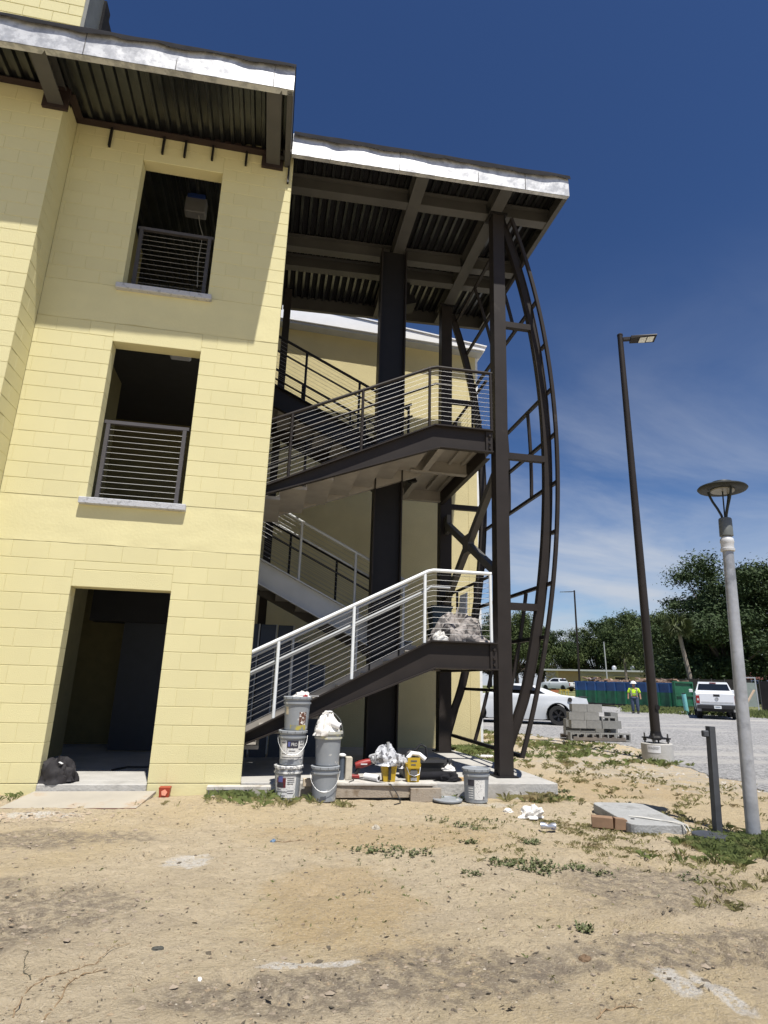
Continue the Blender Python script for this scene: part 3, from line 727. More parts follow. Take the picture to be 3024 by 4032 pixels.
# ------------------------------------------------------------------ cable railings
def railing(label, y, base, rails, posts, m, h=.97, ncab=12, rr=.024, hand=None, side=1, group='cable railings of the stair', cab=True, name='cable_railing'):
    """base: [(x, z)...] line the railing stands on; rails are parallels of it"""
    t = thing(name, label, 'railing', (posts[0][0], y, posts[0][1]), group)
    def zb(x):
        for (xa, za), (xb, zb_) in zip(base, base[1:]):
            if xa-1e-6 <= x <= xb+1e-6: return za+(zb_-za)*(x-xa)/(xb-xa)
        return base[-1][1]
    f = MB(); f.tube([(x, y, z+h-rr) for x, z in base], rr, 10); part('top_rail', f, m, t, smooth=True)
    for x, z in posts:
        f = MB(); f.cyl((x, y, zb(x)-.01), (x, y, zb(x)+h-.03), .022, 10); part('post', f, m, t, smooth=True)
    if cab:
        for k in range(ncab):
            dz = .075+(h-.16)*k/(ncab-1)
            f = MB(); f.tube([(x, y, z+dz) for x, z in base], .0024, 5); part('cable', f, m_cable, t, smooth=True)
    if hand:
        f = MB(); f.tube([(x, y+.075*side, z) for x, z in hand], .018, 8); part('handrail', f, m_lgrey if m == m_white else m, t, smooth=True)
        for x, z in posts[:3]:
            hx = [zz_ for (xa, zz_) in hand]
            f = MB(); f.tube([(x, y, zb(x)+h-.32), (x, y+.075*side, zb(x)+h-.29)], .009, 6); part('handrail_bracket', f, m, t)
    return t
def off(pts, d): return [(x, z+d) for x, z in pts]
kA = [(-.9, .52-.513*.9+.012), (2.28, .52+.513*2.28+.012), (2.36, 1.722), (3.2, 1.722)]
railing('bright white cable railing along the lower stair front', .385, kA, None, [(.318, .7), (1.275, 1.18), (2.24, 1.68), (3.185, 1.72)], m_white, h=.965, rr=.026, hand=[(-.9, .52-.513*.9+.70), (2.28, .52+.513*2.28+.70), (2.34, 1.722+.72), (2.62, 1.722+.72)])
kU = [(-.9, 3.697-.487*.9+.012), (2.30, 3.697+.487*2.30+.012), (2.40, 4.86), (3.28, 4.86)]
railing('dark cable railing along the upper stair front', .385, kU, None, [(.279, 3.9), (1.278, 4.36), (2.285, 4.83), (3.255, 4.86)], m_brown, h=.975, hand=[(-.9, 3.697-.487*.9+.70), (2.30, 3.697+.487*2.30+.70), (2.4, 5.57), (2.66, 5.57)])
kR = [(-.9, 2.957+.498*.9), (2.28, 2.957-.498*2.28)]
railing('grey primed cable railing on the near side of the lower rear flight', 1.915, kR, None, [(.58, 2.67), (1.48, 2.2), (2.2, 1.87)], m_lgrey, h=.97, hand=[(-.9, 2.957+.498*.9+.70), (2.28, 2.957-.498*2.28+.70)])
railing('black cable railing on the far side of the lower rear flight', 3.12, kR, None, [(.45, 2.73), (1.3, 2.3), (2.2, 1.87)], m_black, h=.97, hand=[(-.9, 2.957+.498*.9+.70), (2.28, 2.957-.498*2.28+.70)], side=-1)
kS = [(-.9, 5.962+.48*.9), (2.3, 5.962-.48*2.3)]
railing('shade-darkened cable railing on the near side of the upper rear flight', 1.915, kS, None, [(.47, 5.73), (1.42, 5.28), (2.2, 4.9)], m_black, h=.965, hand=[(-.9, 5.962+.48*.9+.70), (2.3, 5.962-.48*2.3+.70)])  # shade on this railing is painted in as near black
railing('shade-darkened cable railing on the far side of the upper rear flight', 3.12, kS, None, [(.47, 5.73), (1.42, 5.28), (2.2, 4.9)], m_black, h=.965, hand=[(-.9, 5.962+.48*.9+.70), (2.3, 5.962-.48*2.3+.70)], side=-1)  # near black colour carries the shade here too
# inner ends of the front flights carry a second railing
kA2 = [(-.9, .52-.513*.9+.012), (2.28, .52+.513*2.28+.012)]
railing('grey primed cable railing on the inner side of the lower front flight', 1.645, kA2, None, [(-.4, .3), (.55, .8), (1.5, 1.29), (2.22, 1.66)], m_lgrey, h=.965, hand=[(-.9, .52-.513*.9+.70), (2.28, .52+.513*2.28+.70)], side=-1)
kU2 = [(-.9, 3.697-.487*.9+.012), (2.30, 3.697+.487*2.30+.012)]
railing('dark cable railing on the inner side of the upper front flight', 1.645, kU2, None, [(-.4, 3.5), (.55, 3.97), (1.5, 4.43), (2.25, 4.8)], m_black, h=.965, hand=[(-.9, 3.697-.487*.9+.70), (2.3, 3.697+.487*2.3+.70)], side=-1)
# landing edge railings toward the bowed screen
for z, m, lab in ((1.722, m_brown, 'dark cable railing across the far side of the lower landing'), (4.86, m_brown, 'dark cable railing across the far side of the upper landing')):
    t = thing('cable_railing', lab, 'railing', (3.28, .6, z), 'cable railings of the stair')
    f = MB(); f.cyl((3.275, .62, z+.95), (3.275, 3.18, z+.95), .024, 8); part('top_rail', f, m, t)
    for y in (1.3, 2.2, 3.1):
        f = MB(); f.cyl((3.275, y, z-.01), (3.275, y, z+.93), .022, 8); part('post', f, m, t)
    for k in range(12):
        f = MB(); dz = .075+.8*k/11; f.cyl((3.275, .61, z+dz), (3.275, 3.19, z+dz), .0024, 5); part('cable', f, m_cable, t)
# guards in the two upper openings of the block wall
for z, y, lab in ((3.212, .25, 'grey cable guard in the middle wall opening'), (6.30, .3, 'grey cable guard in the top wall opening')):
    hh = 1.12
    t = thing('window_guard', lab, 'railing', (-1.6, y, z), 'guards in the wall openings')
    f = MB(); f.bar((XL+.0, y, z+hh), (XR-.06, y, z+hh), .05, .045); part('top_rail', f, M('grey_guard_paint', (.085, .08, .085), .5, spec=.3), t)
    for x in (-2.085, -1.125):
        f = MB(); f.box(x-.024, x+.024, y-.024, y+.024, z, z+hh-.023); part('post', f, MATS['grey_guard_paint'], t)
    for k in range(13):
        zz_ = z+.06+(hh-.16)*k/12
        f = MB(); f.cyl((-2.11, y, zz_), (-1.10, y, zz_), .0032, 5); part('cable', f, m_cable, t)
    f = MB(); f.box(-2.16, -.99, y-.03, y+.03, z-.04, z-.001); part('base_bar', f, MATS['grey_guard_paint'], t)

# ------------------------------------------------------------------ bowed screen frame
PUR = [(3.915, 7.965), (4.06, 7.20), (4.165, 6.425), (4.24, 5.65), (4.27, 4.895), (4.262, 4.115), (4.205, 3.35), (4.105, 2.58), (3.965, 1.815), (3.775, 1.075), (3.56, .272)]
TOP = (3.66, 8.73)
def bowx(z):
    P = [(TOP[1], TOP[0])]+[(q[1], q[0]) for q in PUR]
    P = P[::-1]
    for (za, xa), (zb_, xb) in zip(P, P[1:]):
        if za <= z <= zb_: return xa+(xb-xa)*(z-za)/(zb_-za)
    return P[0][1] if z < P[0][0] else P[-1][1]
# smooth curve fitted through the measured points
zc = np.array([q[1] for q in PUR]+[TOP[1]]); xc = np.array([q[0] for q in PUR]+[TOP[0]])
cf = np.polyfit(zc, xc, 4)
bx = lambda z: float(np.polyval(cf, z))
bow = thing('bowed_screen_frame', 'tall bowed bronze steel screen frame standing outside the corner column', 'screen frame', (3.5, 1.9, 0))
def arc(z0, z1, dx=0, y=0, n=28): return [(bx(z0+(z1-z0)*i/n)+dx, y, z0+(z1-z0)*i/n) for i in range(n+1)]
for y in (.5, 3.36):
    pts = [(bx(z)-.068-(.09*sstep(1.2, .1, z)), y, z) for z in np.linspace(.02, 8.86, 40)]
    f = MB(); f.sweep(pts, (0, 1, 0), .012, .13)
    f.sweep([(p[0]-.058, p[1]+.03, p[2]) for p in pts], (0, 1, 0), .1, .012); f.sweep([(p[0]+.058, p[1]+.03, p[2]) for p in pts], (0, 1, 0), .1, .012)
    part('rib', f, m_brown, bow)
for y in (.32, 3.56):
    f = MB(); f.sweep(arc(.25, 8.74, .0, y, 40), (0, 1, 0), .05, .05); part('outer_tube', f, m_brown, bow)
for i, (x, z) in enumerate(PUR):
    x = bx(z)
    if i in (2, 6): segs = [(.345, .494), (3.37, 3.535)]
    else: segs = [(.345, 3.535)]
    for a, b_ in segs:
        f = MB(); f.box(x-.025, x+.024, a, b_, z-.025, z+.025); part('purlin', f, m_black if i > 7 else m_brown, bow)  # lowest purlins carry their shade as a darker colour
f = MB(); f.box(bx(8.72)-.024, bx(8.72)+.024, .345, 3.535, 8.69, 8.74); part('purlin', f, m_brown, bow)
for (za, zb_) in ((7.23, 8.69), (5.68, 4.925 - .0), (4.865, 4.145), (2.55, 1.845), (1.785, 1.105), (1.045, .30)):
    lo, hi = min(za, zb_), max(za, zb_)
    for y in (1.25, 2.2):
        f = MB(); f.sweep(arc(lo, hi, 0, y, 8), (0, 1, 0), .045, .045); part('mullion', f, m_brown, bow)
for z in (6.79, 4.51, 2.236):
    for y, c0 in ((.5, 3.47), (3.36, 3.50)):
        f = MB(); f.box(c0+.02*(z/4), bx(z)-.13, y-.06+.02, y+.04, z-.05, z+.05); part('strut', f, m_brown, bow)
br = thing('cross_brace', 'diagonal steel cross brace between the corner columns', 'brace', (3.38, 1.9, 2))
for nm, a, b_ in (('diagonal', (3.38, .60, 4.22), (3.38, 3.2, 2.62)), ('diagonal', (3.38, 3.2, 4.12), (3.38, .60, 2.72))):
    f = MB(); f.bar(a, b_, .1 if a[2] > 4.15 else .09, .12); part(nm, f, m_gsteel, br)
f = MB(); f.box(3.345, 3.415, 3.02, 3.2, 3.9, 4.25); part('gusset_plate', f, m_gsteel, br)
f = MB(); f.box(3.325, 3.435, 1.75, 2.05, 3.28, 3.58); part('gusset_plate', f, m_gsteel, br)

# slim post hidden behind the wall corner
c = thing('steel_column', 'slim steel post just behind the block wall corner', 'column', (.05, 3.3, 0), 'steel columns of the stair')
f = MB(); f.box(-.02, .12, 3.24, 3.38, 0, zr2(.05, 3.3)+.0); part('shaft', f, m_brown, c)

# ------------------------------------------------------------------ the stucco wing behind
wing = thing('stucco_wing', 'tall plain yellow stucco wing with white roof edge behind the stair', 'building', (2, 5.0, GZ))
f = MB(); f.box(-7, 4.43, 5.0, 9, -.5, 9.2); part('wall', f, m_yel_c, wing)
f = MB(); f.box(4.442, 4.655, 5.0, 9, -.5, 9.1); f.box(4.4295, 4.4425, 5.008, 9, -.5, 9.1); part('wall_end', f, m_yel_c, wing)
f = MB(); f.box(4.656, 4.72, 5.03, 5.12, -.3, 8.9); part('downspout', f, M('white_corner_panel', (.7, .72, .74), .5), wing)
m_wr = M('white_roof_metal', (.80, .81, .82), .4, var=.04)
f = MB(); f.hexa([(-7, 4.7, 9.35), (4.80, 4.7, 8.935), (4.80, 9, 8.935), (-7, 9, 9.35)], [(-7, 4.7, 10.25), (4.80, 4.7, 9.03), (4.80, 9, 9.03), (-7, 9, 10.25)]); part('roof_edge', f, m_wr, wing)
f = MB(); f.hexa([(-7, 4.675, 10.251), (4.84, 4.675, 9.031), (4.84, 9, 9.031), (-7, 9, 10.251)], [(-7, 4.675, 10.29), (4.84, 4.675, 9.062), (4.84, 9, 9.062), (-7, 9, 10.29)]); part('roof_cap', f, m_wr, wing)
f = MB(); f.hexa([(-7, 4.74, 9.27), (4.76, 4.74, 8.88), (4.76, 5.0, 8.88), (-7, 5.0, 9.27)], [(-7, 4.74, 9.349), (4.76, 4.74, 8.934), (4.76, 5.0, 8.934), (-7, 5.0, 9.349)]); part('soffit', f, m_lgrey, wing)
# ------------------------------------------------------------------ things across the lot
def P2(yaw, d, z=None):
    a = math.radians(yaw); x, y = CAMP.x+d*math.sin(a), CAMP.y+d*math.cos(a)
    return Vector((x, y, gheight(x, y) if z is None else z))
def arcpts(cx, cz, r, a0, a1, n=9): return [(cx+r*math.cos(a0+(a1-a0)*i/n), cz+r*math.sin(a0+(a1-a0)*i/n)) for i in range(n+1)]
def shell(outline, wf, zcuts, xcuts=(), sides=True):
    """skin of a vehicle: the side outline (x, z) at +-w(x, z), joined across"""
    bm = bmesh.new(); vs = [bm.verts.new((x, 0, z)) for x, z in outline]; bm.faces.new(vs)
    for z in zcuts: bmesh.ops.bisect_plane(bm, geom=bm.verts[:]+bm.edges[:]+bm.faces[:], plane_co=(0, 0, z), plane_no=(0, 0, 1))
    for x in xcuts: bmesh.ops.bisect_plane(bm, geom=bm.verts[:]+bm.edges[:]+bm.faces[:], plane_co=(x, 0, 0), plane_no=(1, 0, 0))
    bm.verts.ensure_lookup_table(); bm.verts.index_update()
    mb = MB(); n = len(bm.verts)
    co = [v.co.copy() for v in bm.verts]
    mb.v = [Vector((c.x, wf(c.x, c.z), c.z)) for c in co]+[Vector((c.x, -wf(c.x, c.z), c.z)) for c in co]
    for f in bm.faces:
        ids = [v.index for v in f.verts]; mb.f.append(tuple(ids)); mb.f.append(tuple(i+n for i in ids[::-1]))
    for e in bm.edges:
        if len(e.link_faces) == 1:
            a, b = e.verts[0].index, e.verts[1].index; mb.f.append((a, b, b+n, a+n))
    bm.free(); return mb
def wheel(root, x, y, z, r, w, rimcol, spokes=5):
    s = 1 if y > 0 else -1
    f = MB(); f.lathe([(r*.62, -w/2), (r*.93, -w/2), (r, -w*.32), (r, w*.32), (r*.93, w/2), (r*.62, w/2), (r*.6, 0), (r*.62, -w/2)], 28, close=False)
    f.rot(Matrix.Translation((x, y, z)) @ Matrix.Rotation(math.pi/2, 4, 'X')); wl = part('wheel', f, m_rubber, root, smooth=True)
    f = MB(); f.lathe([(r*.66, -w*.44), (r*.60, -w*.3), (r*.58, w*.3), (r*.66, w*.44)], 24, close=False)
    for k in range(spokes):
        a = 2*math.pi*k/spokes+.3
        for da in (-.14, .14):
            f.bar((r*.10*math.cos(a), r*.10*math.sin(a), w*.30), (r*.62*math.cos(a+da), r*.62*math.sin(a+da), w*.42), r*.09, .02)
    f.lathe([(r*.15, w*.25), (r*.15, w*.40), (r*.1, w*.42)], 12)
    f.rot(Matrix.Translation((x, y, z)) @ Matrix.Rotation(-math.pi/2*s, 4, 'X')); part('rim', f, rimcol, wl)
    f = MB(); f.cyl((x, y-.03*s, z), (x, y-.05*s, z), r*.62, 20); part('brake', f, m_dark, wl)
m_carw = M('white_car_paint', (.74, .76, .79), .25, var=.02, coat=.6)
m_cars = M('silver_white_paint', (.52, .545, .58), .25, var=.02, coat=.6)
m_rimb = M('black_alloy', (.03, .03, .033), .3, metal=.5)
# white coupe
car_ = thing('white_coupe', 'silvery white two door coupe parked behind the bowed frame', 'car')
ol = [(-.95, .30), (-1.03, .55), (-1.04, .80), (-1.0, .95), (-.6, 1.0), (-.15, 1.05), (.35, 1.22), (.78, 1.36), (1.2, 1.415), (1.55, 1.41), (1.85, 1.36), (2.5, 1.04), (3.2, .97), (3.75, .88), (3.92, .72), (3.9, .42), (3.75, .24), (3.40, .20)]
ol += arcpts(2.95, .36, .42, -.35, math.pi+.35)+[(2.45, .19), (.55, .19)]+arcpts(0, .36, .42, -.35, math.pi+.35)+[(-.6, .24)]
def wcar(x, z):
    b = .92+.03*math.sin(min(1, max(0, (z-.2)/.7))*math.pi)
    if z > .98: b -= (z-.98)*.75
    elif z > .86: b -= (z-.86)*.25
    b *= 1-.10*sstep(2.9, 3.95, x)-.06*sstep(-.3, -1.05, x)
    for cxx in (0, 2.95):
        dd = math.hypot(x-cxx, z-.36)
        if dd < .58: b += .035*sstep(.58, .44, dd)
    return b
part('body', shell(ol, wcar, [.3, .45, .6, .7, .8, .88, .98, 1.06, 1.15, 1.25, 1.33], [-.8, -.5, -.25, .1, .6, .9, 1.4, 2.1, 2.4, 2.7, 3.3, 3.6]), m_cars, car_, smooth=True)
for sd in (1, -1):
    f = MB(); pts = [(.42, 1.075), (.85, 1.31), (1.55, 1.345), (1.8, 1.30), (2.30, 1.075)]
    f.add([(x, sd*(wcar(x, z)+.006), z) for x, z in pts], [(0, 1, 2, 3, 4)]); part('side_window', f, m_glassd, car_)
    for cxx in (0, 2.95):
        f = MB(); a0 = arcpts(cxx, .36, .425, -.3, math.pi+.3, 14); a1 = arcpts(cxx, .36, .375, -.3, math.pi+.3, 14); n = len(a0); o = len(f.v)
        f.v += [Vector((x, sd*(wcar(x, z)+.012), z)) for x, z in a0]+[Vector((x, sd*(wcar(x, z)-.12), z)) for x, z in a1]
        f.f += [(o+i, o+i+1, o+n+i+1, o+n+i) for i in range(n-1)]
        part('wheel_arch', f, m_dark, car_)
f = MB(); f.box(-.5, 3.4, -.84, .84, .16, .55); part('underbody', f, m_dark, car_)
f = MB(); f.add([(.02, -.72, 1.085), (.02, .72, 1.085), (.74, .56, 1.358), (.74, -.56, 1.358)], [(0, 1, 2, 3)]); f.rot(Matrix.Translation((-.012, 0, .008))); part('rear_window', f, m_glassd, car_)
f = MB(); f.add([(2.46, -.72, 1.075), (2.46, .72, 1.075), (1.88, .56, 1.365), (1.88, -.56, 1.365)], [(0, 1, 2, 3)]); f.rot(Matrix.Translation((.02, 0, .008))); part('windscreen', f, m_glassd, car_)
f = MB(); f.box(-1.06, -.82, -.78, .78, .985, 1.01); part('spoiler', f, m_dark, car_)
f = MB(); f.cyl((-.42, .90, .9), (-.42, .985, .9), .075, 16); part('fuel_cap', f, m_dark, car_)
for sd in (-1, 1):
    f = MB(); f.box(-1.045, -1.02, sd*.35, sd*.8, .72, .84); part('tail_light', f, M('red_lens', (.25, .01, .012), .2), car_)
    f = MB(); f.box(1.0, 1.2, sd*.955, sd*.968, .86, .885); part('door_handle', f, m_dark, car_)
for x in (0, 2.95):
    for sd in (-1, 1): wheel(car_, x, sd*.84, .345, .345, .25, m_rimb)
car_.location = (10.6+.34, 13.49+.77, GZ-.005); car_.rotation_euler = (0, 0, math.radians(156))

# white pickup seen from behind
pk = thing('white_pickup', 'white pickup truck seen from behind at the edge of the lot', 'pickup truck')
ol = [(.02, .60), (0, .72), (0, 1.20), (.05, 1.25), (1.72, 1.25), (1.80, 1.27), (1.98, 1.74), (2.2, 1.80), (2.9, 1.82), (3.35, 1.76), (4.0, 1.30), (4.9, 1.22), (5.2, 1.08), (5.25, .7), (5.2, .42), (4.95, .38)]
ol += arcpts(4.45, .40, .46, -.1, math.pi+.1)+[(3.9, .38), (1.72, .38)]+arcpts(1.2, .40, .46, -.1, math.pi+.1)+[(.6, .45), (.3, .55)]
def wpk(x, z):
    b = .90+.025*math.sin(min(1, max(0, (z-.4)/.85))*math.pi)
    if z > 1.24 and x > 1.7: b -= .03+(z-1.24)*.36
    b *= 1-.06*sstep(4.6, 5.25, x)
    return b
part('body', shell(ol, wpk, [.5, .6, .75, .9, 1.05, 1.15, 1.245, 1.3, 1.45, 1.6, 1.72], [.6, 1.76, 2.3, 2.9, 3.6, 4.0, 4.8]), m_carw, pk, smooth=True)
f = MB(); f.add([(1.86, -.76, 1.34), (1.86, .76, 1.34), (1.945, .66, 1.70), (1.945, -.66, 1.70)], [(0, 1, 2, 3)]); f.rot(Matrix.Translation((-.028, 0, .0))); part('rear_window', f, m_glassd, pk)
f = MB(); f.box(1.93, 1.99, -.15, .15, 1.735, 1.775); part('brake_light', f, MATS['red_lens'], pk)
f = MB(); f.box(.06, 1.7, -.8, .8, 1.252, 1.262); part('bed_cover', f, m_dark, pk)
tg = MB(); tg.cbox(-.018, .004, -.76, .76, .70, 1.215, .008); tgo = part('tailgate', tg, m_carw, pk)
f = MB(); f.box(-.024, -.019, -.14, .14, 1.08, 1.19); part('gate_handle', f, m_dark, tgo)
f = MB(); f.box(-.022, -.019, -.70, .70, .755, .83); part('gate_crease', f, M('crease_shade_grey', (.45, .46, .47), .4), tgo)  # grey strip paints the crease's shade on the white gate
f = MB()
for k in range(16):
    a, b_ = 2*math.pi*k/16, 2*math.pi*(k+1)/16
    f.bar((-.03, .065*math.cos(a), .985+.065*math.sin(a)), (-.03, .065*math.cos(b_), .985+.065*math.sin(b_)), .012, .018, (1, 0, 0))
f.box(-.035, -.024, -.085, .085, .97, 1.0); part('badge', f, M('chrome', (.5, .5, .5), .2, metal=.9), tgo)
bp = MB(); bp.cbox(-.13, .02, -.9, .9, .50, .68, .02); bpo = part('bumper', bp, m_dark, pk)
f = MB(); f.box(-.136, -.131, -.16, .16, .515, .655); part('licence_plate', f, M('plate_white', (.7, .72, .72), .4), bpo)
f = MB(); f.box(-.139, -.1365, -.11, .11, .56, .61); part('plate_number', f, M('plate_ink', (.2, .24, .3), .5), bpo)
for sd in (-1, 1):
    f = MB(); f.cbox(-.012, .09, sd*.765, sd*.922, .74, 1.12, .01); l = part('tail_light', f, MATS['red_lens'], pk)
    f = MB(); f.box(-.016, -.0125, sd*.80, sd*.87, .88, .98); part('reverse_lens', f, M('clear_lens', (.6, .6, .6), .2), l)
    f = MB(); pts = [(2.0, 1.31), (2.12, 1.70), (2.95, 1.74), (3.25, 1.68), (3.72, 1.32)]
    f.add([(x, sd*(wpk(x, z)+.006), z) for x, z in pts], [(0, 1, 2, 3, 4)]); part('side_window', f, m_glassd, pk)
    f = MB(); f.cbox(3.45, 3.6, sd*.93, sd*1.12, 1.25, 1.42, .02); part('mirror', f, m_carw, pk)
f = MB(); f.box(.3, 5.0, -.7, .7, .36, .6); f.cyl((.35, -.25, .38), (.35, -.25, .3), .05, 8); part('underbody', f, m_dark, pk)
for x in (1.2, 4.45):
    for sd in (-1, 1): wheel(pk, x, sd*.80, .39, .39, .25, m_rimb, 6)
pk2 = copy_tree(pk)
p_ = P2(38.75, 35.2); pk.location = (p_.x, p_.y, GZ); pk.rotation_euler = (0, 0, math.radians(90-35.5))
p_ = P2(27.75, 92); pk2.location = p_+Vector((0, 0, .12)); pk2.rotation_euler = (0, 0, math.radians(90+22))
pk2['label'] = 'small white pickup seen from the side far across the lot'

# two small parked cars glimpsed at the left
def small_car(label, loc, rz, col):
    t = thing('parked_car', label, 'car')
    o2 = [(0, .35), (-.02, .7), (.1, .92), (.5, .98), (1.0, 1.38), (1.6, 1.46), (2.4, 1.42), (3.1, 1.0), (4.1, .85), (4.25, .6), (4.2, .3)]+arcpts(3.5, .33, .36, -.1, math.pi+.1, 7)+arcpts(.8, .33, .36, -.1, math.pi+.1, 7)
    wf = lambda x, z: .86-(max(0, z-.95)*.45)
    part('body', shell(o2, wf, [.5, .7, .9, 1.0, 1.2]), col, t, smooth=True)
    for sd in (-1, 1):
        f = MB(); pts = [(.65, 1.0), (1.05, 1.34), (2.35, 1.36), (2.95, 1.0)]; f.add([(x, sd*(wf(x, z)+.006), z) for x, z in pts], [(0, 1, 2, 3)]); part('side_window', f, m_glassd, t)
        for x in (.8, 3.5): wheel(t, x, sd*.78, .32, .32, .2, m_rimb)
    f = MB(); f.add([(3.12, -.7, 1.0), (3.12, .7, 1.0), (2.45, .6, 1.4), (2.45, -.6, 1.4)], [(0, 1, 2, 3)]); f.rot(Matrix.Translation((.02, 0, .01))); part('windscreen', f, m_glassd, t)
    t.location = loc; t.rotation_euler = (0, 0, rz); return t
small_car('tiny silver car far off behind the bowed frame', P2(23.9, 118), math.radians(-115), M('silver_paint', (.55, .57, .6), .3))
small_car('tiny dark car far off beside the silver one', P2(22.4, 121), math.radians(-120), M('navy_paint', (.05, .06, .09), .3))

# ------------------------------------------------------------------ roll-off container
ct = thing('rolloff_container', 'green and blue steel roll off container heaped with debris', 'container')
Lc, Wc, Hc = 7.6, 2.4, 1.86
m_grn = M('green_container_paint', (.012, .105, .05), .5, var=.3, scale=2, col2=(.01, .06, .035), c2lo=.5, c2hi=.7)
m_blu = M('blue_container_paint', (.022, .075, .21), .5, var=.25, scale=2, col2=(.015, .05, .15), c2lo=.5, c2hi=.7)
f = MB(); f.box(0, Lc, 0, .06, .25, 1.18); f.box(0, Lc, Wc-.06, Wc, .25, Hc); f.box(0, .06, .061, Wc-.061, .25, Hc); f.box(.061, Lc-.01, .061, Wc-.061, .25, .32); part('lower_shell', f, m_grn, ct)
f = MB(); f.box(0, Lc-.02, 0, .06, 1.181, Hc-.1); part('upper_side', f, m_blu, ct)
f = MB(); f.box(-.03, Lc-.01, -.06, .10, Hc-.1, Hc); f.box(-.03, Lc, Wc-.1, Wc+.06, Hc-.1, Hc); part('top_rail', f, m_blu, ct)
for i in range(10):
    x = .12+i*.80
    f = MB(); f.box(x, x+.11, -.085, -.001, .25, 1.179); part('side_rib', f, m_grn, ct)
    f = MB(); f.box(x, x+.11, -.085, -.001, 1.182, Hc-.101); part('upper_rib', f, m_blu, ct)
f = MB(); f.box(0, Lc, -.02, Wc, .12, .249); part('base_frame', f, m_dark, ct)
dr_ = MB(); dr_.box(Lc, Lc+.07, -.07, Wc+.07, .25, Hc+.12); dro = part('end_door', dr_, m_grn, ct)
f = MB()
for z in (.3, .95, 1.85): f.box(Lc+.071, Lc+.15, -.06, Wc+.06, z, z+.1)
for y in (-.06, Wc-.05): f.box(Lc+.071, Lc+.15, y, y+.11, .401, .949); f.box(Lc+.071, Lc+.15, y, y+.11, 1.051, 1.849)
part('door_frame', f, m_grn, dro)
f = MB(); f.cyl((.5, .3, .06), (.5, 2.1, .06), .09, 10); f.cyl((Lc-.6, .3, .06), (Lc-.6, 2.1, .06), .09, 10); part('roller', f, m_dark, ct)
db = MB(); rnd = random.Random(5)
for k in range(150):
    x, y = rnd.uniform(.2, Lc-.3), rnd.uniform(.2, Wc-.2); z = Hc-.16+.36*rnd.random()+.10*math.sin(x*1.3)
    a = rnd.uniform(-3, 3); l = rnd.uniform(.2, .9); t2 = rnd.uniform(-.25, .3)
    p = Vector((x, y, z)); d = Vector((math.cos(a), math.sin(a)*.6, t2)).normalized()*l
    db.bar(p-d/2, p+d/2, rnd.uniform(.08, .3), rnd.uniform(.02, .12))
part('debris', db, M('mixed_debris', (.30, .20, .14), .9, var=.4, scale=1.5, col2=(.55, .52, .48), c2lo=.55, c2hi=.62, c2scale=2.5), ct, kind='stuff')
pL, pR = Vector((24.9, 39.25, 0)), Vector((28.4, 31.8, 0)); ang = math.atan2(pR.y-pL.y, pR.x-pL.x)
ct.location = (pL.x, pL.y, GZ-.02); ct.rotation_euler = (0, 0, ang); ct.scale = ((pR-pL).length/Lc, 1, 1)

# ------------------------------------------------------------------ worker
def skin_obj(name, verts, edges, mat, parent, sub=2, root=0):
    me = bpy.data.meshes.new(name); me.from_pydata([v[:3] for v in verts], edges, []); me.materials.append(mat)
    o = bpy.data.objects.new(name, me); COL.objects.link(o); o.parent = parent; ORG[o.name] = Vector((0, 0, 0))
    md = o.modifiers.new('skin', 'SKIN'); md.use_smooth_shade = True
    for i, v in enumerate(verts):
        sv = me.skin_vertices[0].data[i]; sv.radius = (v[3], v[4] if len(v) > 4 else v[3]); sv.use_root = (i == root)
    s2 = o.modifiers.new('sub', 'SUBSURF'); s2.levels = sub; s2.render_levels = sub
    return o
man = thing('person', 'person in lime yellow shirt, jeans and white hard hat before the container', 'person')
bv_ = [(0, 0, .96, .13, .10), (0, 0, 1.15, .125, .095), (0, -.01, 1.34, .15, .105), (0, 0, 1.46, .07, .06), (0, 0, 1.54, .05), (0, -.015, 1.64, .085, .095), (0, -.01, 1.72, .075, .085),
       (.18, 0, 1.40, .055), (.25, .01, 1.13, .043), (.27, -.05, .90, .035), (.27, -.08, .80, .04), (-.18, 0, 1.40, .055), (-.26, .0, 1.13, .043), (-.28, -.04, .90, .035), (-.28, -.06, .80, .04),
       (.10, 0, .90, .09), (.11, -.02, .50, .065), (.12, .03, .09, .048), (.12, -.10, .045, .045), (-.10, 0, .90, .09), (-.10, .0, .50, .065), (-.10, .06, .09, .048), (-.11, -.07, .045, .045)]
be = [(0, 1), (1, 2), (2, 3), (3, 4), (4, 5), (5, 6), (2, 7), (7, 8), (8, 9), (9, 10), (2, 11), (11, 12), (12, 13), (13, 14), (0, 15), (15, 16), (16, 17), (17, 18), (0, 19), (19, 20), (20, 21), (21, 22)]
skin_obj('body', bv_, be, M('skin', (.32, .18, .12), .6), man)
tv = [(0, 0, .93, .155, .12), (0, 0, 1.15, .15, .12), (0, -.01, 1.34, .175, .125), (0, 0, 1.46, .085, .075), (.19, 0, 1.40, .075), (.255, .01, 1.15, .068), (-.19, 0, 1.40, .075), (-.265, 0, 1.15, .068)]
skin_obj('shirt', tv, [(0, 1), (1, 2), (2, 3), (2, 4), (4, 5), (2, 6), (6, 7)], M('hi_vis_lime', (.55, .85, .03), .7), man)
jv = [(0, 0, .98, .145, .115), (.10, 0, .88, .105), (.11, -.02, .50, .085), (.12, .03, .10, .075), (-.10, 0, .88, .105), (-.10, 0, .50, .085), (-.10, .06, .10, .075)]
skin_obj('jeans', jv, [(0, 1), (1, 2), (2, 3), (0, 4), (4, 5), (5, 6)], M('denim', (.05, .07, .12), .85), man)
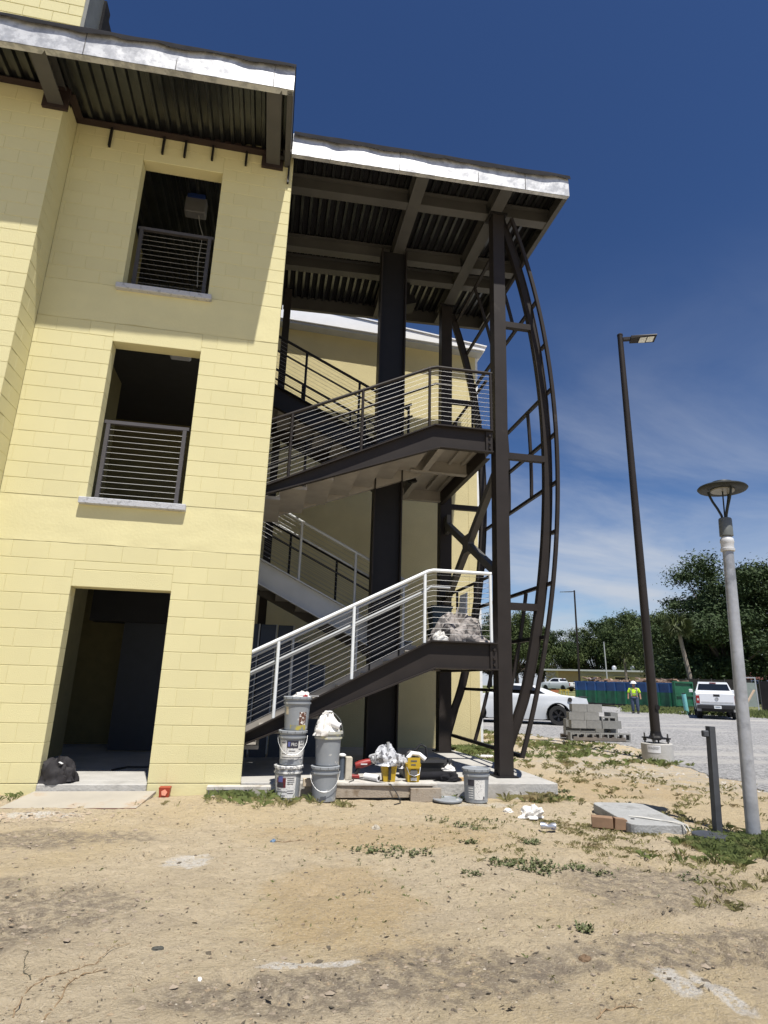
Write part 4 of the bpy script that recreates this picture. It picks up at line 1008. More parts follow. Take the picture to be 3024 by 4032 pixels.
for sx, sy in ((.12, -.06), (-.105, -.03)):
    f = MB(); f.cbox(sx-.055, sx+.055, sy-.12, sy+.14, 0, .11, .03); part('boot', f, m_dark, man)
f = MB(); f.lathe([(.165, 1.70), (.17, 1.71), (.125, 1.725), (.118, 1.78), (.09, 1.83), (.04, 1.86), (.005, 1.865)], 18, (0, -.012, 0)); part('hard_hat', f, M('white_plastic_hat', (.8, .8, .8), .35), man, smooth=True)
f = MB(); f.box(-.155, -.10, -.138, -.130, 1.0, 1.42); f.box(.10, .155, -.138, -.130, 1.0, 1.42); f.box(-.165, .165, -.134, -.124, 1.10, 1.15); part('reflective_strip', f, M('reflective_tape', (.25, .25, .2), .4), man)
p_ = P2(32.6, 38.6); man.location = (p_.x, p_.y, GZ+.005); man.rotation_euler = (0, 0, math.radians(-33)); man.scale = (1.18, 1.1, .955)

# ------------------------------------------------------------------ poles
def area_light_pole(label, base, h, r0, r1, head_dir, headl, collar=True, name='light_pole'):
    t = thing(name, label, 'light pole', base, 'area light poles')
    B = Vector(base)
    zb = .31 if collar else 0
    f = MB(); f.cyl(B+Vector((0, 0, zb+.06)), B+Vector((0, 0, h)), r0, 20, r1); part('pole', f, m_brown, t, smooth=True)
    hd = Vector(head_dir).normalized(); sd = Vector((-hd.y, hd.x, 0)); up = Vector((0, 0, 1)); T = B+Vector((0, 0, h-.12))
    f = MB(); f.bar(T+hd*r1, T+hd*(r1+.16), .09, .07); part('arm', f, m_brown, t)
    a = T+hd*(r1+.16)
    f = MB(); f.hexa([a-sd*.12-up*.05, a+sd*.12-up*.05, a+hd*headl+sd*.17-up*.035, a+hd*headl-sd*.17-up*.035], [a-sd*.12+up*.02, a+sd*.12+up*.02, a+hd*headl+sd*.16-up*.01, a+hd*headl-sd*.16-up*.01]); hdp = part('luminaire', f, m_brown, t)
    f = MB(); c0 = a+hd*headl*.35-up*.052
    for k in (0, 1):
        q = c0+hd*headl*.30*k+up*.006*k; f.hexa([q-sd*.11-up*.004, q+sd*.11-up*.004, q+hd*headl*.26+sd*.12-up*.002, q+hd*headl*.26-sd*.12-up*.002], [q-sd*.11, q+sd*.11, q+hd*headl*.26+sd*.12+up*.002, q+hd*headl*.26-sd*.12+up*.002])
    part('led_panel', f, M('led_lens', (.75, .75, .68), .3), hdp)
    f = MB(); f.lathe([(r1*1.08, h-.02), (r1*1.08, h+.01), (r1*.6, h+.035), (.002, h+.04)], 16, B); part('cap', f, m_brown, t)
    return t, B
hd = Vector((math.cos(-.35), math.sin(-.35), 0))
lp, LB = area_light_pole('tall dark brown light pole on a round concrete base near the lot', (7.84, 3.78, GZ), 9.4, .095, .062, (.93, -.37, 0), .56)
f = MB(); f.lathe([(.29, -.3), (.29, .30), (.28, .31), (.002, .311)], 40, LB); cb = part('concrete_base', f, m_conc, lp, smooth=True)
f = MB(); f.box(LB.x-.19, LB.x+.19, LB.y-.19, LB.y+.19, GZ+.39, GZ+.415); part('base_plate', f, m_black, lp)
f = MB(); f.lathe([(.14, .416), (.115, .45), (.105, .49), (.10, .53)], 16, LB); part('base_cover', f, m_black, lp)
for sx in (-.15, .15):
    for sy in (-.15, .15):
        f = MB(); f.cyl(LB+Vector((sx, sy, .31)), LB+Vector((sx, sy, .49)), .016, 8); f.cyl(LB+Vector((sx, sy, .345)), LB+Vector((sx, sy, .385)), .035, 6); part('anchor_bolt', f, m_gsteel, lp)
f = MB(); f.cyl(LB+Vector((.02, -.10, .98)), LB+Vector((.02, -.115, .98)), .05, 16); part('hand_hole_cover', f, m_black, lp)
# sticker on the concrete base, wrapped round it
def on_base(a, z, r=.293): return (LB.x+r*math.cos(a), LB.y+r*math.sin(a), GZ+z)
aS = math.atan2(CAMP.y-LB.y, CAMP.x-LB.x)
f = MB(); n = 10; a0, a1 = aS-.62, aS+.22
for i in range(n+1):
    a = a0+(a1-a0)*i/n; f.v += [Vector(on_base(a, .15)), Vector(on_base(a, .285))]
f.f = [(2*i, 2*i+2, 2*i+3, 2*i+1) for i in range(n)]
stk = part('maker_label', f, M('white_label', (.75, .75, .76), .5), cb, fix=False)
tcu = bpy.data.curves.new('t', 'FONT'); tcu.body = 'WASKEY'; tcu.size = .1; tcu.resolution_u = 2
to = bpy.data.objects.new('t', tcu); COL.objects.link(to); dg = bpy.context.evaluated_depsgraph_get()
tm = bpy.data.meshes.new_from_object(to.evaluated_get(dg)); bpy.data.objects.remove(to)
xs_ = [v.co.x for v in tm.vertices]; w_ = max(xs_)-min(xs_)
for v in tm.vertices:
    a = a0+.05+(a1-a0-.10)*(v.co.x-min(xs_))/w_; v.co = Vector(on_base(a, (.21+v.co.y*.7), .2955))-LB
part('label_lettering', tm, M('label_ink', (.12, .12, .13), .6), cb)
p_ = P2(28.25, 74); area_light_pole('distant thin dark light pole rising above the far trees', tuple(p_), 12.0, .13, .09, (-.87, .45, 0), 1.4, False)
p_ = P2(30.55, 88); t = thing('silver_pole', 'distant slim silver pole in front of the low building', 'pole', tuple(p_)); f = MB(); f.cyl(p_, p_+Vector((-.15, 0, 6.7)), .1, 8, .07); part('shaft', f, m_lgrey, t); f = MB(); f.cyl(p_+Vector((-.15, 0, 6.7)), p_+Vector((-.15, 0, 6.8)), .09, 8); part('cap', f, m_lgrey, t)

# lamp post at the right edge
LP = Vector((4.755, -2.15, GZ))
lt = thing('lamp_post', 'galvanised lamp post with a flat dark disc lantern at the right edge', 'lamp post', tuple(LP))
tilt = Vector((.045, .0, 1)).normalized()
def L(h, dx=0, dy=0): return LP+tilt*h+Vector((dx, dy, 0))
f = MB(); f.cyl(L(-.2), L(2.74), .063, 24, .052); part('pole', f, M('galvanised_pole', (.40, .41, .43), .45, metal=.35, var=.25, scale=5, col2=(.24, .25, .27), c2lo=.52, c2hi=.68, c2scale=3.5, bump=.2, bscale=18), lt, smooth=True)
def ring(prof, h0, name, mat, parent=lt, n=28):
    f = MB(); f.lathe(prof, n); q = tilt.to_track_quat('Z', 'Y').to_matrix().to_4x4()
    f.rot(Matrix.Translation(L(h0)) @ q); return part(name, f, mat, parent, smooth=True)
ring([(.050, 0), (.068, .005), (.07, .03), (.062, .035), (.062, .085), (.068, .10), (.064, .135), (.045, .16), (.04, .165)], 2.74, 'collar', M('white_collar', (.52, .53, .54), .5))
ring([(.055, 0), (.066, .005), (.064, .19), (.057, .20), (.01, .202)], 2.905, 'socket', M('grey_fitting', (.12, .13, .125), .5))
m_lamp = M('lantern_dark_paint', (.022, .026, .024), .5, spec=.25)
for k in range(3):
    a = 2*math.pi*k/3+.45
    c, s_ = math.cos(a), math.sin(a)
    pts = [L(3.08+h, r*c, r*s_) for h, r in ((0, .018), (.06, .03), (.14, .062), (.22, .102), (.29, .128), (.335, .137))]
    f = MB(); f.tube(pts, .0125, 8); part('arm', f, m_lamp, lt, smooth=True)
disc = ring([(.16, .0), (.2, -.008), (.235, .002), (.246, .016), (.235, .03), (.17, .055), (.12, .068), (.11, .085), (.07, .094), (.002, .097)], 3.425, 'lantern_disc', m_lamp, n=44)
ring([(.115, -.010), (.12, .002), (.002, .003)], 3.420, 'lens', M('lantern_lens', (.20, .20, .18), .35), disc)
f = MB(); f.cyl(L(3.10), L(3.41), .008, 6); part('conduit', f, m_lamp, lt)
# stub post with a foot plate
SPB = Vector((4.49, -2.01, GZ))
sp = thing('stub_post', 'short dark square steel post left of the lamp post', 'post', tuple(SPB))
f = MB(); q = Vector((.05, .0, 1)).normalized(); f.bar(SPB+q*-.1, SPB+q*.98, .062, .062, (0, 1, 0)); part('shaft', f, M('dark_grey_steel', (.075, .08, .09), .5, metal=.3, var=.3, scale=6), sp)
f = MB(); f.cbox(SPB.x-.045, SPB.x+.014, SPB.y-.025, SPB.y+.025, GZ+.88, GZ+.94, .008); part('bracket', f, MATS['dark_grey_steel'], sp)
f = MB(); f.lathe([(.16, -.02), (.16, .015), (.14, .02), (.002, .022)], 20, SPB+Vector((-.14, -.08, .02))); part('foot_plate', f, MATS['dark_grey_steel'], sp)

# ------------------------------------------------------------------ low building, fence, trees
far = thing('low_building', 'long low yellow building with a flat roof far behind the container', 'building')
def fb(x0, x1, y0, y1, z0, z1): b = MB(); b.box(x0, x1, y0, y1, z0, z1); return b
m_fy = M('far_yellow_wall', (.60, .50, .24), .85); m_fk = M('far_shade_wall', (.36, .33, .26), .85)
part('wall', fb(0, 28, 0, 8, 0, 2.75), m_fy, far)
part('eave_shade_band', fb(5.1, 28, -.06, -.001, 2.05, 2.75), m_fk, far)  # darker band paints the shade under the eave onto the wall
part('roof', fb(-.4, 28.5, -.9, 8.4, 2.76, 3.0), M('far_roof_metal', (.42, .44, .42), .5), far)
st_ = MB(); rr = random.Random(3)
for k in range(60):
    x, z = rr.uniform(.1, 1.5), rr.uniform(.1, 2.5); s_ = rr.uniform(.1, .22); st_.cbox(x-s_, x+s_*1.2, -.2-rr.random()*.05, -.05, z-s_*.7, z+s_*.7, .04)
part('stone_facing', st_, M('far_stone', (.42, .37, .32), .9, var=.3, scale=2), far, kind='stuff')
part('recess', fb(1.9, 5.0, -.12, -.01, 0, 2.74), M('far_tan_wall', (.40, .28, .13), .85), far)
for x in (6.4, 10.4, 14.6, 19.0, 23.4):
    w = part('window', fb(x, x+2.0, -.16, -.062, .95, 1.98), m_glassd, far)
    fr = MB(); fr.box(x-.14, x+2.14, -.2, -.061, 1.981, 2.14); fr.box(x-.14, x-.001, -.2, -.061, .8, 1.98); fr.box(x+2.001, x+2.14, -.2, -.061, .8, 1.98); part('frame', fr, m_fy, w)
for x in (10.3, 13.0, 21.9):
    f = MB(); f.lathe([(.28, 0), (.28, .25), (.36, .3), (.34, .55), (.15, .72), (.002, .76)], 12, (x, 2, 3.0)); part('roof_vent', f, M('vent_metal', (.75, .76, .78), .3, metal=.5), far)
A, B_ = P2(25.45, 104), P2(40.5, 104)
far.location = (A.x, A.y, A.z+.15); far.rotation_euler = (0, 0, math.atan2(B_.y-A.y, B_.x-A.x)); far.scale = (1, 1, 1.03)
hs2 = thing('red_roof_house', 'low house with a dark red roof and blue awning under the trees', 'house')
part('wall', fb(0, 15, 0, 6, 0, 2.3), M('house_wall', (.35, .33, .30), .85), hs2)
f = MB(); f.prism([(-.4, 2.3), (3, 3.5), (6.4, 2.3)], 'x', -.5, 15.5); part('roof', f, M('red_roof', (.10, .035, .025), .8), hs2)
f = MB(); f.hexa([(1, -3, 1.75), (13, -3, 1.75), (13, -.01, 2.2), (1, -.01, 2.2)], [(1, -3, 1.8), (13, -3, 1.8), (13, -.01, 2.26), (1, -.01, 2.26)]); part('awning', f, M('blue_awning', (.10, .14, .24), .6), hs2)
A, B_ = P2(36.2, 84), P2(45.0, 84); hs2.location = A; hs2.rotation_euler = (0, 0, math.atan2(B_.y-A.y, B_.x-A.x))
def fence(label, a, b_, h, n, mat):
    t = thing('screen_fence', label, 'fence'); d = (b_-a); Ln = d.length
    for i in range(n):
        f = MB(); f.box(Ln*i/n+.04, Ln*(i+1)/n-.04, 0, .03, .12, h-.02*(i % 3)); part('panel', f, mat, t)
    for i in range(n+1):
        f = MB(); f.cyl((Ln*i/n, .015, 0), (Ln*i/n, .015, h+.06), .035, 6); part('post', f, m_gsteel, t)
    t.location = a; t.rotation_euler = (0, 0, math.atan2(d.y, d.x)); return t
m_scr = M('brown_fence_screen', (.022, .019, .018), .9, var=.4, scale=3)
fence('dark brown screened fence behind the container and pickup', P2(33.9, 62), P2(41.3, 62), 2.25, 8, m_scr)
fence('dark brown screened fence at the far right behind the lamp post', P2(41.8, 52), P2(49, 50), 2.15, 8, m_scr)
gt = thing('gate_sign', 'small pale gate panel between the two dark fences', 'gate')
part('panel', fb(-.6, .55, -.05, 0, .4, 2.0), M('pale_gate', (.30, .34, .30), .7), gt); f = MB(); f.box(-.7, -.61, -.05, .05, 0, 2.3); part('post', f, m_lgrey, gt); f = MB(); f.box(.56, .64, -.05, .05, 0, 2.3); part('post', f, m_lgrey, gt)
f = MB(); f.box(-.7, .64, -.05, .05, 2.301, 2.38); part('lintel', f, m_lgrey, gt); gt.location = P2(40.9, 50.5); gt.rotation_euler = (0, 0, math.radians(-41))
wb = P2(41.15, 41); f = MB(); f.bar(wb+Vector((-.5, 0, .55)), wb+Vector((.35, .1, 1.5)), .1, .06); f.bar(wb+Vector((-.52, .02, -.05)), wb+Vector((-.5, .0, .6)), .06, .05)
solo('leaning_board', f, M('pale_timber', (.45, .34, .24), .8), 'pale board leaning in the grass beside the lamp post', 'board', loc=tuple(wb))
# teal pipe and pale lid by the container
pb = P2(36.52, 40.5); t = thing('teal_pipe', 'upright teal plastic pipe in front of the container door', 'pipe', tuple(pb))
f = MB(); f.cyl(pb+Vector((0, 0, -.2)), pb+Vector((-.12, 0, 1.16)), .12, 14); part('pipe', f, M('teal_plastic', (.20, .52, .52), .5), t, smooth=True)
f = MB(); f.cyl(pb+Vector((-.12, 0, 1.16)), pb+Vector((-.124, 0, 1.21)), .10, 14); part('rim', f, m_dark, t)
pb = P2(36.0, 41); f = MB(); f.lathe([(.34, 0), (.30, .10), (.18, .16), (.01, .18)], 14, pb); solo('plastic_dome', f, M('white_dome', (.7, .7, .66), .5), 'small white plastic dome in the grass by the teal pipe', 'dome', loc=tuple(pb), smooth=True)
# orange barrier and bags behind the coupe
pb = P2(26.35, 62); t = thing('crowd_barrier', 'orange and yellow barrier beyond the coupe roof', 'barrier', tuple(pb))
f = MB(); f.box(pb.x-.7, pb.x+.1, pb.y-.05, pb.y+.05, pb.z+.7, pb.z+.95); part('orange_board', f, M('orange_board', (.34, .12, .05), .7), t)
f = MB()
for k in range(4): f.bar(pb+Vector((.25+.28*k, .0, 0)), pb+Vector((.25+.28*k, 0, .98)), .06, .06)
f.bar(pb+Vector((.2, 0, .95)), pb+Vector((1.2, 0, .95)), .08, .08, (0, 1, 0)); part('yellow_frame', f, M('yellow_frame', (.45, .33, .04), .6), t)

rt = random.Random(21)
LEAFM = [M('oak_leaves_a', (.046, .068, .020), .65, var=.35, scale=.6, spec=.2), M('oak_leaves_b', (.058, .080, .025), .65, var=.4, scale=.5, spec=.2), M('oak_leaves_c', (.036, .058, .021), .65, var=.35, scale=.6, spec=.2)]
m_bark = M('bark', (.075, .06, .048), .9, var=.3, scale=4)
def leaf_cloud(n, clumps, size, rnd):
    vs, fs = [], []
    tot = sum(c[3]**2 for c in clumps)
    for (cx_, cy_, cz_, r) in clumps:
        for k in range(int(n*r*r/tot)):
            while True:
                d = Vector((rnd.uniform(-1, 1), rnd.uniform(-1, 1), rnd.uniform(-1, 1)))
                if .05 < d.length < 1: break
            d = d.normalized()*abs(rnd.gauss(.62, .34))
            p = Vector((cx_, cy_, cz_))+Vector((d.x*r*1.15, d.y*r*1.15, d.z*r*.72))
            nrm = (d+Vector((rnd.gauss(0, .7), rnd.gauss(0, .7), rnd.gauss(.3, .7)))).normalized()
            a = nrm.orthogonal().normalized(); b = nrm.cross(a); t_ = rnd.uniform(0, 6.28); a, b = a*math.cos(t_)+b*math.sin(t_), b*math.cos(t_)-a*math.sin(t_)
            s_ = size*rnd.uniform(.55, 1.35); o = len(vs)
            vs += [p-a*s_, p-b*s_*.45+nrm*s_*.1, p+a*s_, p+b*s_*.45+nrm*s_*.1]; fs.append((o, o+1, o+2, o+3))
    me = bpy.data.meshes.new('crown'); me.from_pydata(vs, [], fs); return me
def tree_parts(H, R, n, size, seed, base=.28, nc=26):
    rnd = random.Random(seed); clumps = []
    for k in range(nc):
        a = rnd.uniform(0, 6.28); q = rnd.random()**.6; zf = rnd.random()
        rad = R*q*(.55+.55*math.sin(math.pi*min(1, .22+zf*.78)))
        clumps.append((rad*math.cos(a), rad*math.sin(a), H*(base+.12)+(H*(.88-base))*zf, R*rnd.uniform(.13, .29)))
    crown = leaf_cloud(n, clumps, size, rnd)
    tk = MB(); tk.tube([(0, 0, -.3), (.1, 0, H*.12), (.05, .1, H*.3), (0, .1, H*.55)], .3, 9, [H*.035, H*.028, H*.024, H*.012])
    for c in clumps[:26]:
        tk.tube([(0, .05, H*.2), (c[0]*.45, c[1]*.45, H*.2+(c[2]-H*.2)*.45), (c[0], c[1], c[2])], .1, 6, [H*.014, H*.009, H*.002])
    return crown, tk.mesh('trunk')
def make_tree(label, loc, cr, tk, mat, rz=0, sc=(1, 1, 1), group='oaks beyond the lot'):
    t = thing('oak_tree', label, 'tree', group=group)
    c2 = cr if (not cr.materials or cr.materials[0] == mat) else cr.copy()
    part('trunk', tk, m_bark, t); part('crown', c2, mat, t)
    t.location = loc; t.rotation_euler = (0, 0, rz); t.scale = sc
    return t
PT = [tree_parts(12.5, 7.5, 30000, .19, s, .13, 56) for s in (1, 2, 3)]
rowt = [(20.5, 122, .95, 'first oak from the left in the far tree row, beside the bowed frame'), (22.9, 118, 1.02, 'rounded far oak seen through the bowed frame'), (25.2, 124, .86, 'far oak above the small white pickup'), (27.3, 132, .66, 'lowest far oak, beside the distant light pole'),
        (29.7, 126, .92, 'far oak behind the slim silver pole'), (31.6, 124, 1.0, 'far oak left of the tall light pole'), (33.6, 120, 1.02, 'tall far oak crossed by the tall light pole'), (35.3, 110, .95, 'far oak just right of the tall light pole')]
for i, (yw, d, s_, lab) in enumerate(rowt):
    p_ = P2(yw, d); make_tree(lab, p_, *PT[i % 3], LEAFM[i % 3], rz=i*1.3, sc=(s_*1.0, s_*1.0, s_*rt.uniform(.94, 1.04)))
cr, tk = tree_parts(14.2, 7.6, 72000, .17, 9, .08, 90)
make_tree('large spreading oak towering at the right behind the pickup', P2(39.9, 72), cr, tk, LEAFM[2], sc=(1.02, 1.02, .95))
make_tree('large oak at the right edge behind the lamp post', P2(44.3, 74), PT[1][0], PT[1][1], LEAFM[0], rz=2, sc=(1.0, 1.0, 1.02))
make_tree('bushy oak between the tall light pole and the palm', P2(36.9, 88), PT[2][0], PT[2][1], LEAFM[1], rz=4, sc=(.72, .72, .80))
# cabbage palms
def palm(label, base, h, lean, R, seed, nf=34):
    rnd = random.Random(seed); t = thing('palm_tree', label, 'palm', tuple(base), 'palms before the oaks'); b = Vector(base)
    top = b+Vector((lean, 0, h))
    pts = [b+Vector((0, 0, -.3)), b+Vector((lean*.25, 0, h*.35)), b+Vector((lean*.7, 0, h*.72)), top]
    f = MB(); f.tube(pts, .2, 8, [.24, .19, .17, .17]); part('trunk', f, M('palm_bark', (.26, .22, .18), .9, var=.25, scale=6), t, smooth=True)
    vs, fs = [], []
    for k in range(nf):
        a = rnd.uniform(0, 6.28); el = rnd.uniform(-.7, 1.1); d = Vector((math.cos(a)*math.cos(el), math.sin(a)*math.cos(el), math.sin(el)))
        c = top+d*R*.45; u = d.orthogonal().normalized(); v = d.cross(u)
        for q in range(16):
            ph = -1.5+3.0*q/15; dd = (d*math.cos(ph)+u*math.sin(ph)).normalized()
            tip = c+dd*R*.6*rnd.uniform(.7, 1.1)+Vector((0, 0, -R*.25)); o = len(vs)
            w = v*.05+u*.02
            vs += [c-w, c+w, (c+tip)/2+w*1.2+Vector((0, 0, R*.06)), tip, (c+tip)/2-w*1.2+Vector((0, 0, R*.06))]; fs.append((o, o+1, o+2, o+3, o+4))
    me = bpy.data.meshes.new('fronds'); me.from_pydata([x-b for x in vs], [], fs); part('fronds', me, M('palm_green', (.075, .095, .03), .6, var=.35, scale=.8), t)
    return t
palm('leaning cabbage palm in front of the large oak', P2(37.15, 64), 7.2, -1.0, 1.5, 4, 46)
palm('small pale palm in front of the low building', P2(32.1, 92), 4.7, -.1, 1.2, 8, 24)
palm('short palm stump with ragged fronds right of the tall light pole', P2(35.45, 86), 3.0, .0, .9, 12, 14)
# ------------------------------------------------------------------ painters' things around the stair foot
m_pail = M('grey_pail_plastic', (.255, .275, .295), .5, var=.1, scale=5, col2=(.50, .50, .48), c2lo=.60, c2hi=.66, c2scale=13)
m_pails = M('paint_smeared_grey', (.24, .25, .26), .55, var=.2, scale=20, col2=(.70, .70, .68), c2lo=.48, c2hi=.56, c2scale=22)
m_lab = M('paper_label', (.70, .70, .68), .6, var=.1, scale=30, col2=(.42, .42, .42), c2lo=.54, c2hi=.60, c2scale=60)
m_labd = M('label_dark_panel', (.03, .03, .045), .5); m_labr = M('label_red_panel', (.12, .015, .02), .5); m_labb = M('label_blue_panel', (.10, .12, .32), .5)
m_ink2 = M('label_print', (.09, .09, .10), .6); m_wire = M('bail_wire', (.45, .46, .47), .35, metal=.4); m_grip = M('white_grip', (.72, .73, .73), .5)
m_cloth = M('white_rag', (.72, .70, .66), .9, var=.2, scale=18); m_yell = M('yellow_plastic', (.45, .30, .02), .5, var=.15, scale=14); m_blk = M('black_plastic', (.02, .02, .021), .5)
BT, BB, BH = .152, .131, .365
def wrap(a0, a1, z0, z1, c, off=.0025, n=8):
    f = MB()
    for i in range(n+1):
        a = a0+(a1-a0)*i/n
        for z in (z0, z1):
            r = BB+(BT-BB)*z/BH*.9+off; f.v.append(Vector((c[0]+r*math.cos(a), c[1]+r*math.sin(a), c[2]+z)))
    f.f = [(2*i, 2*i+2, 2*i+3, 2*i+1) for i in range(n)]; return f
def text_wrap(s, a0, a1, z0, h, c, off=.0035):
    cu = bpy.data.curves.new('t', 'FONT'); cu.body = s; cu.resolution_u = 2
    o = bpy.data.objects.new('t', cu); COL.objects.link(o); me = bpy.data.meshes.new_from_object(o.evaluated_get(bpy.context.evaluated_depsgraph_get())); bpy.data.objects.remove(o)
    xs_ = [v.co.x for v in me.vertices]; x0, w = min(xs_), max(xs_)-min(xs_); yh = max(v.co.y for v in me.vertices)
    for v in me.vertices:
        a = a0+(a1-a0)*(v.co.x-x0)/w; z = z0+h*v.co.y/yh; r = BB+(BT-BB)*z/BH*.9+off
        v.co = Vector((r*math.cos(a), r*math.sin(a), z))
    return me
def crumple(c, rx, ry, h, seed, n=15, rough=.5):
    f = MB(); rows = 15; n = n*2+3
    for j in range(rows+1):
        ph = (j/rows)*math.pi/2
        for i in range(n):
            a = 2*math.pi*i/n; k = 1+rough*noise.noise(Vector((math.cos(a)*1.9+seed, math.sin(a)*1.9, ph*1.7)))+.28*(.5-abs(noise.noise(Vector((math.cos(a)*3.6+seed, math.sin(a)*3.6, ph*3.5)))))+.12*(.5-abs(noise.noise(Vector((math.cos(a)*9+seed, math.sin(a)*9, ph*9)))))
            f.v.append(Vector((c[0]+rx*math.cos(ph)*math.cos(a)*k, c[1]+ry*math.cos(ph)*math.sin(a)*k, c[2]+h*math.sin(ph)*k)))
    f.f = [(j*n+i, j*n+(i+1) % n, (j+1)*n+(i+1) % n, (j+1)*n+i) for j in range(rows) for i in range(n)]+[tuple(range(n))[::-1]]
    return f
def bucket(label, c, face, kind, bail=None, lid=True, rim=m_pail):
    c = Vector(c); t = thing('paint_bucket', label, 'bucket', tuple(c), 'grey paint buckets')
    f = MB(); f.lathe([(BB-.008, 0), (BB, .008), (BB+(BT-BB)*.8, .285)], 32, c, close=False); f.f.append(tuple(range(32))[::-1]); part('pail', f, m_pail, t, smooth=True)
    f = MB(); f.lathe([(BT-.006, .284), (BT+.008, .286), (BT+.008, .305), (BT-.004, .308), (BT-.004, .335), (BT+.006, .337)], 32, c, close=False); part('rim_band', f, rim, t, smooth=True)
    if lid:
        f = MB(); f.lathe([(BT+.006, .337), (BT+.014, .339), (BT+.014, .362), (BT+.006, .368), (BT-.012, .368), (BT-.018, .358), (.004, .358)], 32, c, close=False); l = part('lid', f, rim, t, smooth=True)
        f = MB()
        for k in range(12):
            a = 2*math.pi*k/12+.1; f.bar(c+Vector(((BT+.0145)*math.cos(a), (BT+.0145)*math.sin(a), .34)), c+Vector(((BT+.0145)*math.cos(a), (BT+.0145)*math.sin(a), .362)), .004, .004, (1, 0, 0))
        part('lid_tab', f, m_blk, l, kind='stuff')
    else:
        f = MB(); f.lathe([(BT+.006, .337), (BT+.014, .339), (BT+.012, .366), (BT-.004, .366), (BT-.01, .30), (.01, .29)], 32, c, close=False); part('open_rim', f, rim, t, smooth=True)
    A = lambda d: face+math.radians(d)
    if kind == 'pro':
        lb_ = part('label_sheet', wrap(A(-62), A(62), .065, .262, c), m_lab, t, fix=False)
        part('label_panel', wrap(A(-24), A(28), .185, .262, c, .004), m_labd, lb_, fix=False)
        me = text_wrap('PRO', A(-4), A(22), .205, .035, c, .0055); part('label_lettering', me, m_grip, lb_)
        part('label_mark', wrap(A(-19), A(-9), .20, .25, c, .0055, 2), m_labb, lb_, fix=False)
        for z, a0, a1 in ((.15, -14, 16), (.12, -50, -20), (.08, -54, 50), (.235, -54, -30), (.235, 36, 56), (.205, 36, 54), (.17, 30, 55)): part('label_print', wrap(A(a0), A(a1), z, z+.008, c, .004), m_ink2, lb_, fix=False)
    if kind == 'red':
        lb_ = part('label_sheet', wrap(A(-62), A(38), .04, .268, c), m_lab, t, fix=False)
        part('label_panel', wrap(A(-52), A(-8), .145, .245, c, .004), m_labr, lb_, fix=False); part('label_mark', wrap(A(-44), A(-22), .2, .262, c, .0055), m_labb, lb_, fix=False)
        part('label_panel', wrap(A(-50), A(-18), .15, .195, c, .0055), m_labd, lb_, fix=False)
        for z, a0, a1 in ((.12, -52, -30), (.10, -52, 0), (.06, -30, -8), (.24, -2, 28), (.22, -2, 30), (.2, -2, 30), (.18, -2, 26), (.11, 0, 30), (.085, 0, 30)): part('label_print', wrap(A(a0), A(a1), z, z+.007, c, .004), m_ink2, lb_, fix=False)
    if kind == 'worn':
        part('tape_strip', wrap(A(-58), A(-42), .17, .255, c), M('beige_tape', (.55, .48, .34), .7), t, fix=False)
        part('torn_label', wrap(A(12), A(48), .05, .20, c), M('torn_paper', (.72, .70, .66), .8, var=.1, scale=20, col2=(.12, .05, .03), c2lo=.46, c2hi=.5, c2scale=16), t, fix=False)
        part('paint_smear', wrap(A(-30), A(50), .004, .06, c, .003), M('olive_paint_smear', (.22, .235, .22), .5, col2=(.42, .36, .07), c2lo=.45, c2hi=.55, c2scale=14), t, fix=False)
    if kind == 'plain':
        part('label_sheet', wrap(A(-8), A(44), .04, .25, c), m_lab, t, fix=False); part('label_panel', wrap(A(-40), A(-9), .185, .25, c), m_labd, t, fix=False)
        for k in range(5): part('label_print', wrap(A(-38), A(-14), .155-.025*k, .165-.025*k, c, .003), m_lab, t, fix=False)
        part('label_print', wrap(A(34), A(42), .045, .075, c, .004, 2), m_ink2, t, fix=False)
    if bail:
        a = face; fw = Vector((math.cos(a), math.sin(a), 0)); sd = Vector((-fw.y, fw.x, 0)); ends = [c+sd*s_*(BT+.012)+Vector((0, 0, .31)) for s_ in (-1, 1)]
        if bail == 'down': pts = [c+sd*(BT+.016)*math.cos(u)+fw*((BT+.02)*math.sin(u)*.95)+Vector((0, 0, .31-.20*math.sin(u))) for u in np.linspace(math.pi, 0, 17)]
        else: pts = [c+sd*(BT+.016)*math.cos(u)*(1 if math.sin(u) < .8 else .9)+fw*.03*math.sin(u)+Vector((0, 0, .31+.27*math.sin(u))) for u in np.linspace(math.pi, 0, 17)]
        f = MB(); f.tube(pts, .0018, 6); bo = part('bail', f, m_wire, t, smooth=True)
        f = MB(); f.tube(pts[7:10], .009, 8); part('grip', f, m_grip, bo, smooth=True)
    return t
fc = lambda x, y: math.atan2(CAMP.y-y, CAMP.x-x)
b1 = (.52, -.19); b2 = (.93, -.24); z0 = GZ+.018
bucket('bottom bucket of the three high stack, with a red and white label', (*b1, z0), fc(*b1), 'red', None, True, m_pails)
bucket('middle bucket of the three high stack, with a PRO label and hanging bail', (b1[0]+.025, b1[1]+.01, z0+.369), fc(*b1), 'pro', 'down')
bucket('top bucket of the three high stack, with a torn label', (b1[0]+.055, b1[1]+.01, z0+.738), fc(*b1), 'worn')
bucket('lower bucket of the two high stack, plain, with its bail hanging in front', (*b2, z0), fc(*b2), None, 'down')
bucket('upper bucket of the two high stack, holding rags under a raised bail', (b2[0]+.02, b2[1]+.01, z0+.369), fc(*b2), None, 'up', False, M('cream_smeared_rim', (.42, .42, .38), .55, col2=(.6, .58, .35), c2lo=.5, c2hi=.56, c2scale=16))
b3 = (2.70, -.30)
bucket('single grey bucket with lid and pale label on the sand before the slab', (*b3, GZ+.006), fc(*b3), 'plain')
